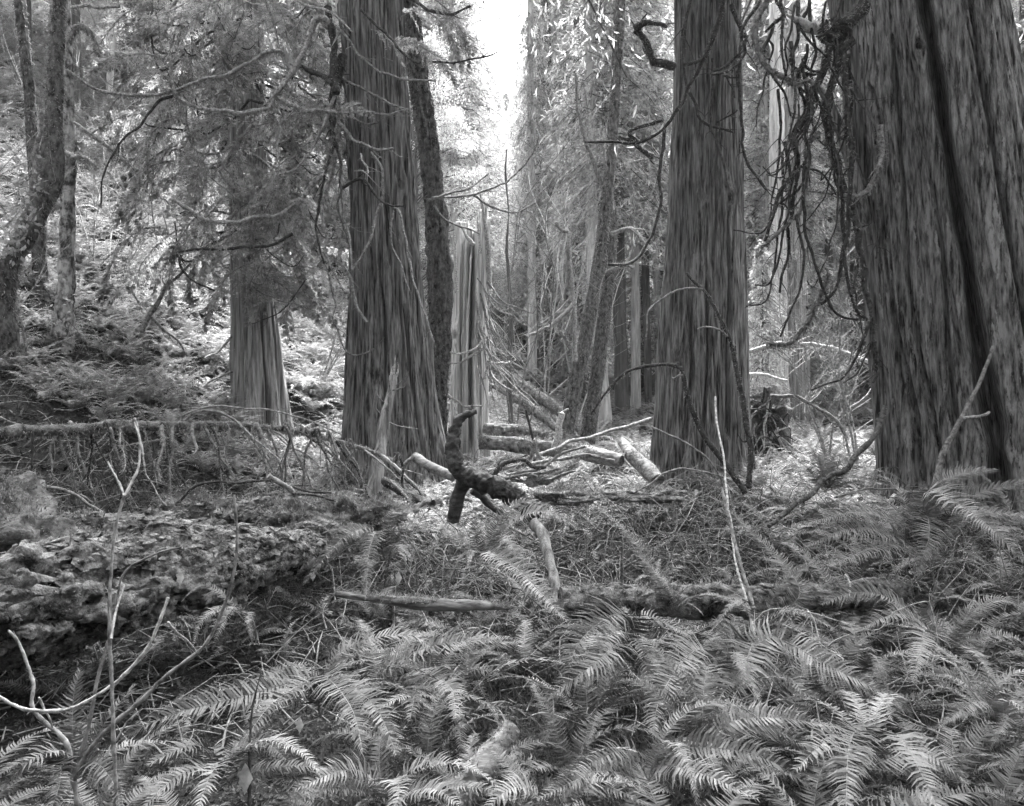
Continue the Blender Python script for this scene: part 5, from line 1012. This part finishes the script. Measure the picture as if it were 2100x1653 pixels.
# scattered ferns: near zone and clearing zone with their own fronds
ZL = [('sword fern filling the near ground among others like it', 'near sword ferns filling the front'),
      ('sword fern growing around the clearing and fallen logs', 'ferns around the clearing'),]
def free(x, y, rr):
    for (a, b_, c_) in FERN_SCATTER_AVOID:
        if (x-a)**2+(y-b_)**2 < (rr+c_)**2: return False
    FERN_SCATTER_AVOID.append((x, y, rr)); return True
FERN_SCATTER_AVOID += [(6.2, 10.6, 1.6), (3.3, 15, .9), (-1.9, 13.5, .9), (-4.4, 15, .6), (-.85, 17, .5)]
k = 0; tries = 0
while k < 30 and tries < 3000:
    tries += 1; y = 2.7+2.4*random.random()**.9; x = random.uniform(-1, 1)*(y*.64+.25)
    if x < -.5 and y > 3.6: continue
    if y < 3.1 and abs(x) < 3 and random.random() < .3: continue
    if not free(x, y, .27): continue
    rnd_fern('sword_fern', ZL[0][0], x, y, random.uniform(.66, .95), ZL[0][1], nf=random.randint(7, 11), dz=-.05); k += 1
k = 0; tries = 0
while k < 60 and tries < 4000:
    tries += 1; y = random.uniform(5.0, 13.0); x = random.uniform(-1, 1)*(y*.63+.4)
    px = 1050+x/y*F
    if 1130 < px < 1560 and y < 11 and random.random() < .93: continue
    if px < 760 and (y < 8.0 or y > 8.6): continue
    if 700 < px < 1200 and random.random() < .6: continue
    if not free(x, y, .28): continue
    rnd_fern('sword_fern', ZL[1][0], x, y, random.uniform(.55, .85)*(1.3 if px > 1550 else .9), ZL[1][1], nf=random.randint(7, 10)); k += 1

# slope ferns: one shared low mesh per kind; the largest 290 are single things, the rest one ground cover
def whole_fern(seed, L=.85, nf=12, down=0.):
    r = random.Random(seed); b = Bag()
    for k in range(nf):
        lf = local_frond(seed*20+k, L*r.uniform(.75, 1.1), r.uniform(45, 80), r.uniform(70, 110), .11, 17, thin=True, side=r.uniform(-.2, .2)); a = k/nf*6.283+r.uniform(-.3, .3)
        v = np.concatenate(lf.v); c, s = math.cos(a), math.sin(a); v = np.stack([v[:, 0]*c-v[:, 1]*s, v[:, 0]*s+v[:, 1]*c, v[:, 2]], -1)
        f4 = np.concatenate(lf.f4); f3 = np.concatenate(lf.f3); m4 = np.concatenate(lf.m4)
        n0 = b.n; b.v.append(v); b.f4.append(f4+n0); b.f3.append(f3+n0); b.m4.append(m4); b.m3.append(np.concatenate(lf.m3)); b.n += len(v)
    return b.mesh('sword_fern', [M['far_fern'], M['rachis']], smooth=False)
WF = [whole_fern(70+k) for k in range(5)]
pts_ = []
tries = 0
while len(pts_) < 3000 and tries < 60000:
    tries += 1
    y = 9.5+28*random.random()**1.1; px = random.uniform(-120, 2220); x = (px-1050)/F*y
    z = Hs(x, y); py = 826-(z-CH)/y*F
    if y < 13 and 1130 < px < 1560: continue
    if y < 11.2 and px < 760: continue
    if px > 1000 and random.random() < .62: continue
    if math.hypot(x-6.2, y-10.6) < 1.7 or math.hypot(x-3.3, y-15) < 1.2 or math.hypot(x+1.9, y-13.5) < 1.2 or math.hypot(x+4.4, y-15) < .8 or math.hypot(x+.85, y-17) < .7: continue
    pts_.append((y, x, z, px))
pts_.sort()
SL = [('sword fern on the steep slope behind the mossy pole', 'ferns on the slope'), ('sword fern among the fallen logs of the valley floor', 'ferns on the valley floor'), ('sword fern on the ground beyond the upturned root mass', 'ferns beyond the root mass')]
for (y, x, z, px) in pts_[:165]:
    zi = 0 if px < 760 else (1 if px < 1340 else 2)
    o = bpy.data.objects.new('sword_fern', random.choice(WF)); COL.objects.link(o); tag(o, SL[zi][0], 'fern', SL[zi][1])
    o.location = (x, y, z-.03); e = .35 if zi == 0 else .1
    o.rotation_euler = (random.gauss(0, .12), e+random.gauss(0, .1), 0)
    from mathutils import Matrix
    o.rotation_euler = (Matrix.Rotation(random.uniform(0, 6.28), 3, 'Z')).to_euler(); s = random.uniform(.65, 1.0)*(.72 if y < 16 else 1); o.scale = (s, s, s)

def instancer(name, P_, rots, scs, meshes):
    me = bpy.data.meshes.new(name); me.vertices.add(len(P_)); me.vertices.foreach_set('co', np.asarray(P_, np.float32).ravel())
    a = me.attributes.new('rot', 'FLOAT_VECTOR', 'POINT'); a.data.foreach_set('vector', np.asarray(rots, np.float32).ravel())
    a = me.attributes.new('scl', 'FLOAT', 'POINT'); a.data.foreach_set('value', np.asarray(scs, np.float32).ravel())
    a = me.attributes.new('pick', 'INT', 'POINT'); a.data.foreach_set('value', RNG.integers(0, len(meshes), len(P_)).astype(np.int32))
    o = bpy.data.objects.new(name, me); COL.objects.link(o)
    ng = bpy.data.node_groups.new(name, 'GeometryNodeTree'); ng.interface.new_socket('Geometry', in_out='INPUT', socket_type='NodeSocketGeometry'); ng.interface.new_socket('Geometry', in_out='OUTPUT', socket_type='NodeSocketGeometry')
    N, L = ng.nodes, ng.links; gi = N.new('NodeGroupInput'); go = N.new('NodeGroupOutput'); ip = N.new('GeometryNodeInstanceOnPoints')
    jg = N.new('GeometryNodeGeometryToInstance')
    for q in meshes:
        so_ = bpy.data.objects.new(name+'_source', q); oi = N.new('GeometryNodeObjectInfo'); oi.inputs['Object'].default_value = so_; oi.inputs['As Instance'].default_value = True
        L.new(oi.outputs['Geometry'], jg.inputs[0])
    # geometry of joined instances is picked by index
    jn = N.new('GeometryNodeJoinGeometry'); N.remove(jg)
    for nd in list(N):
        if nd.bl_idname == 'GeometryNodeObjectInfo': L.new(nd.outputs['Geometry'], jn.inputs[0])
    L.new(gi.outputs[0], ip.inputs['Points']); L.new(jn.outputs[0], ip.inputs['Instance']); ip.inputs['Pick Instance'].default_value = True
    for nm, ty, sock in (('rot', 'FLOAT_VECTOR', 'Rotation'), ('scl', 'FLOAT', 'Scale'), ('pick', 'INT', 'Instance Index')):
        na = N.new('GeometryNodeInputNamedAttribute'); na.data_type = ty; na.inputs['Name'].default_value = nm; L.new(na.outputs[0], ip.inputs[sock])
    L.new(ip.outputs[0], go.inputs[0]); md = o.modifiers.new('scatter', 'NODES'); md.node_group = ng
    return o
rest = pts_[165:]
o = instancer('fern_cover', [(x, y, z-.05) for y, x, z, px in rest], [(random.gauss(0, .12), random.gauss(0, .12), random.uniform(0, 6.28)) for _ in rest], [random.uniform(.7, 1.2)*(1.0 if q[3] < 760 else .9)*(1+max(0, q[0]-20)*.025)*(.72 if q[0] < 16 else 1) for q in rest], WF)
o['kind'] = 'stuff'; tag(o, 'dense cover of sword ferns on the far slope and valley floor', 'ferns')

# ------------------------------------------------------------------ ground cover
def scatter(n, y0, y1, pw=1.0, margin=.68):
    y = y0*(y1/y0)**(RNG.random(n)**pw); x = RNG.uniform(-1, 1, n)*(y*margin+.4); return x, y
# litter
b = Bag(); n = 190000; x, y = scatter(n, 2.1, 26); z = H(x, y); dn = RNG.normal(size=(n, 3)); dn[:, 2] = np.abs(dn[:, 2])*.55
L_ = (.02+.045*RNG.random(n))*np.clip(y/6, .6, 3.0); diamonds(b, np.stack([x, y, z+.0], -1)+np.array([0, 0, .012])*RNG.random((n, 1)), dn, L_, L_*(.16+.3*RNG.random(n)))
o = b.build('leaf_litter', M['litter'], origin=(0, 0, 0)); o['kind'] = 'stuff'; tag(o, 'dead leaves, needles and moss bits covering the forest floor', 'leaf litter')
# grass-like blades and herb shoots
b = Bag(); n = 60000; x, y = scatter(n, 3.6, 14, pw=.8); m_ = (vnoise(np.stack([x*.9, y*.9, 0*x], -1), 77) > -.25) & ~((x < -1.0) & (y > 3.2) & (y < 6.2)); x, y = x[m_], y[m_]; n = len(x); z = H(x, y)
dn = RNG.normal(size=(n, 3))*.55; dn[:, 2] = 1; L_ = (.05+.13*RNG.random(n)**2)*np.clip(y/7, .7, 1.4); diamonds(b, np.stack([x, y, z-.005], -1), dn, L_, .004+.004*RNG.random(n)*np.clip(y/5, 1, 2), bend=.5)
o = b.build('grass', M['grass'], origin=(0, 0, 0)); o['kind'] = 'stuff'; tag(o, 'thin grass and sprouts over the clearing floor', 'grass')
# fallen fern debris: long comb-like dead bits
SP2 = [local_frond(400+k, .5, 12, 20+10*k, .045, 24, thin=True, side=.1*k).mesh('dead_frond', [M['fern_dead'], M['rachis']], smooth=False) for k in range(3)]+[local_frond(410+k, .35, 40, 70, .05, 20, thin=True, side=-.1*k).mesh('small_frond', [M['fern'], M['rachis']], smooth=False) for k in range(3)]
x, y = scatter(1900, 4.6, 16, pw=.85); z = H(x, y)
o = instancer('fern_debris', np.stack([x, y, z+.01], -1), np.stack([RNG.normal(size=len(x))*.3, RNG.normal(size=len(x))*.25, RNG.random(len(x))*6.28], -1), .5+.9*RNG.random(len(x)), SP2)
o['kind'] = 'stuff'; tag(o, 'small sprouting and fallen fern pieces between the plants', 'fern debris')
# twigs
b = Bag()
for k in range(3200):
    y = 4.2*(24/4.2)**random.random(); x = random.uniform(-1, 1)*(y*.66+.3); a = random.uniform(0, 3.14); L = random.uniform(.1, .6)*min(2, max(.8, y/6)); z = Hs(x, y)+.01+random.random()*.05
    e = random.gauss(0, .3)+.1; dr = np.array([math.cos(a)*math.cos(e), math.sin(a)*math.cos(e), math.sin(e)]); p0 = np.array([x, y, z]); bd = np.array([random.gauss(0, .1), random.gauss(0, .1), random.gauss(.05, .1)])*L
    tube(b, [p0, p0+dr*L*.5+bd, p0+dr*L], .0035+.004*random.random()*max(1, y/6), .002, n=5, seg=4, rough=0, cap=False)
o = b.build('twig_litter', M['branch'], origin=(0, 0, 0)); o['kind'] = 'stuff'; tag(o, 'small fallen twigs scattered over the forest floor', 'twigs')
# brush: wiry bare whips standing out of the ground in the mid distance
b = Bag()
for k in range(2800):
    y = 6.8+random.random()**1.2*11; x = random.uniform(-1, 1)*(y*.64+.3)
    if x/y*F < -290 and y < 12.5 and random.random() < .75: continue
    z = Hs(x, y); a = random.uniform(0, 6.28); L = random.uniform(.3, 1.0); up = random.uniform(.2, 1.2)
    dr = np.array([math.cos(a), math.sin(a), 0]); p0 = np.array([x, y, z-.02])
    tube(b, [p0, p0+dr*L*.3+np.array([0, 0, L*.5*up]), p0+dr*L*.7+np.array([0, 0, L*.55*up]), p0+dr*L+np.array([0, 0, L*.25*up])], .005+.003*random.random(), .002, n=7, seg=3, rough=0, cap=False)
o = b.build('bare_undergrowth', M['branch'], origin=(0, 0, 0)); o['kind'] = 'stuff'; tag(o, 'wiry bare whips and bramble stems tangled over the ground', 'undergrowth')

# pale fallen leaves near the camera
for k, (px, py, d_, s, lb) in enumerate([(498, 1597, 2.7, .03, 'pale curled dead leaf hanging near the black upright stem'), (960, 1605, 2.7, .03, 'pale pointed dead leaf below the mossy stub'), (612, 1487, 3.0, .018, 'small pale dead leaf on the broad fern'), (730, 1195, 4.9, .03, 'x'), (367, 1185, 5.0, .03, 'pale upright leaf caught on the rotting log'), (815, 1185, 6, .03, 'ragged herb leaf behind the level pale log'), (1530, 1372, 3.4, .02, 'tiny white leaf on the pouring frond'), (640, 1180, 6, .025, 'dry leaf lying at the thin end of the rotting log')]):
    if lb == 'x': continue
    c = P(px, py, d_); a = np.linspace(0, 2*math.pi, 14, endpoint=False); rr_ = s*(1+.25*np.cos(a*5)+.3*np.cos(a)); b = Bag()
    v = np.stack([rr_*np.cos(a)*.7, .25*s*np.sin(a*2), rr_*np.sin(a)*1.3], -1)+c
    b.add(np.vstack([c+np.array([0, -.2*s, 0]), v]), f3=[(0, 1+i, 1+(i+1) % 14) for i in range(14)])
    tag(b.build('dead_leaf', M['dead_leaf']), lb, 'leaf')

# unseen conifers added behind the camera to keep frontal sky light off: one mass
pb = []; R_ = random.Random(21)
while len(pb) < 60:
    a = R_.uniform(math.pi*.93, math.pi*2.07); r_ = R_.uniform(7, 34); q = (r_*math.cos(a), r_*math.sin(a))
    if all(math.hypot(q[0]-w[0], q[1]-w[1]) > 2.6 for w in pb): pb.append(q)
o = instancer('forest', [(x, y, Hs(x, y)-.1) for x, y in pb], [(0, 0, R_.uniform(0, 6.28)) for _ in pb], [R_.uniform(.8, 1.1) for _ in pb], CROWN)
o['kind'] = 'stuff'; tag(o, 'unseen conifers added behind the camera to block frontal sky light', 'forest')
# ------------------------------------------------------------------ haze
if HAZE:
    import bmesh
    bm = bmesh.new(); bmesh.ops.create_cube(bm, size=1); me = bpy.data.meshes.new('haze'); bm.to_mesh(me); bm.free()
    hz = bpy.data.objects.new('haze', me); COL.objects.link(hz); hz['kind'] = 'stuff'
    hz.scale = (1300, 460, 86); hz.location = (0, 205, 86/2-4)
    hm = bpy.data.materials.new('haze_air'); hm.use_nodes = True; N = hm.node_tree.nodes; N.clear(); ou = N.new('ShaderNodeOutputMaterial'); pv = N.new('ShaderNodeVolumePrincipled')
    pv.inputs['Density'].default_value = HAZE; pv.inputs['Color'].default_value = (.9, .9, .9, 1); pv.inputs['Anisotropy'].default_value = .3
    hm.node_tree.links.new(pv.outputs[0], ou.inputs['Volume']); me.materials.append(hm)
LM = [('the hooked root', 960, 930), ('the upright broken pole', 785, 900), ('the fluted cedar foot', 820, 980), ('the pale snag', 965, 700), ('the straight dark cedar foot', 1440, 980), ('the widest cedar foot', 1880, 1000), ('the white bare stem', 1480, 1000), ('the root mass', 1575, 880),
      ('the slanting dark limb', 1700, 980), ('the leaning peeled stump piece', 1125, 1150), ('the level pale log', 870, 1235), ('the near mossy stub', 1010, 1540), ('the rotting log', 250, 1230), ('the pale sapling', 200, 1480), ('the black bare stick', 110, 1095), ('the pale curled whip', 1750, 1280), ('the small grey cedar', 530, 800),
      ('the crooked mossy maple', 20, 650), ('the pale alder', 138, 500), ('the earth hollow', 355, 650), ('the mossy pole start', 60, 885), ('the mossy pole middle', 330, 875), ('the mossy pole tip', 650, 895), ('the paired maple stems', 1200, 800), ('the white weathered stub', 1148, 880), ('the pale slim cedar', 1597, 600), ('the wider grey cedar', 1640, 700),
      ('the leaning grey stick', 1975, 850), ('the elbow branch', 1400, 780), ('the sky gap', 1030, 100), ('the leaning alder', 880, 400), ('the great black split', 1980, 500), ('the hanging limbs', 1680, 350), ('the fallen dark logs', 1080, 810), ('the black upright stem', 515, 1500), ('the dark leaf hollow', 1500, 1480), ('the border corner', 2080, 1640), ('the lower corner', 20, 1640), ('the bottom edge middle', 1350, 1640), ('the dark rotting log', 1500, 1232), ('the upper corner', 20, 20), ('the high boughs', 450, 150)]
seen = {}
for o in sorted([q for q in bpy.data.objects if q.parent is None and q.get('group') in ('near sword ferns filling the front', 'ferns around the clearing', 'ferns on the slope', 'ferns on the valley floor', 'ferns beyond the root mass', 'conifers up the fern slope', 'conifers across the valley', 'conifers behind the hanging limbs', 'young hemlocks in the valley', 'young hemlocks on the slope', 'young hemlocks beyond the roots')], key=lambda q: q.location.y):
    y = o.location.y; tree = 'fern' not in o.name; hz_ = o.location.z+(9*o.scale.z if tree else .2); px = 1050+o.location.x/y*F; py = 826-(hz_-CH)/y*F; py = min(1640, max(10, py))
    nn_ = sorted(LM, key=lambda l: (l[1]-px)**2+(l[2]-py)**2)
    kind = {'sword_fern': 'sword fern', 'conifer_tree': 'conifer', 'young_hemlock': 'young hemlock'}[o.name.split('.')[0]]
    sz = 'small ' if o.scale.z < .8 and o.type == 'MESH' else ('tall ' if tree and o.scale.z > .95 else '')
    dist = 'near ' if y < 4 else ('distant ' if y > 55 else '')
    def rel(l): return ('behind ' if py < l[2] else 'in front of ') if abs(py-l[2]) > abs(px-l[1]) else ('right of ' if px > l[1] else 'left of ')
    for cand in (f'{sz}{dist}{kind} {rel(nn_[0])}{nn_[0][0]}', f'{sz}{dist}{kind} {rel(nn_[0])}{nn_[0][0]}, towards {nn_[1][0]}', f'{sz}{dist}{kind} {rel(nn_[0])}{nn_[0][0]}, {rel(nn_[1])}{nn_[1][0]}', f'{sz}{dist}{kind} {rel(nn_[0])}{nn_[0][0]}, {rel(nn_[2])}{nn_[2][0]}', f'{sz}{dist}{kind} {rel(nn_[1])}{nn_[1][0]}, towards {nn_[2][0]}', f'{sz}{dist}{kind} {rel(nn_[1])}{nn_[1][0]}, {rel(nn_[3])}{nn_[3][0]}', f'{sz}{dist}{kind} {rel(nn_[2])}{nn_[2][0]}, {rel(nn_[3])}{nn_[3][0]}', f'{sz}{dist}{kind} {rel(nn_[0])}{nn_[0][0]}, towards {nn_[3][0]}', f'{sz}{dist}{kind} {rel(nn_[0])}{nn_[0][0]}, {rel(nn_[4])}{nn_[4][0]}', f'{sz}{dist}{kind} {rel(nn_[1])}{nn_[1][0]}, {rel(nn_[4])}{nn_[4][0]}', f'{sz}{dist}{kind} {rel(nn_[0])}{nn_[0][0]}, towards {nn_[5][0]}', f'{sz}{dist}{kind} {rel(nn_[2])}{nn_[2][0]}, towards {nn_[4][0]}', f'{sz}{dist}{kind} {rel(nn_[0])}{nn_[0][0]} and beyond its nearer like'):
        if cand not in seen and len(cand.split()) <= 16: break
    seen[cand] = 1; o['label'] = cand
for o in bpy.data.objects:
    if '_o' in o: del o['_o']
tri = sum(sum(len(p.vertices)-2 for p in me.polygons) if len(me.polygons) < 100 else len(me.loops)-2*len(me.polygons) for me in bpy.data.meshes)
print('TRIS', tri, 'OBJS', len(bpy.data.objects))
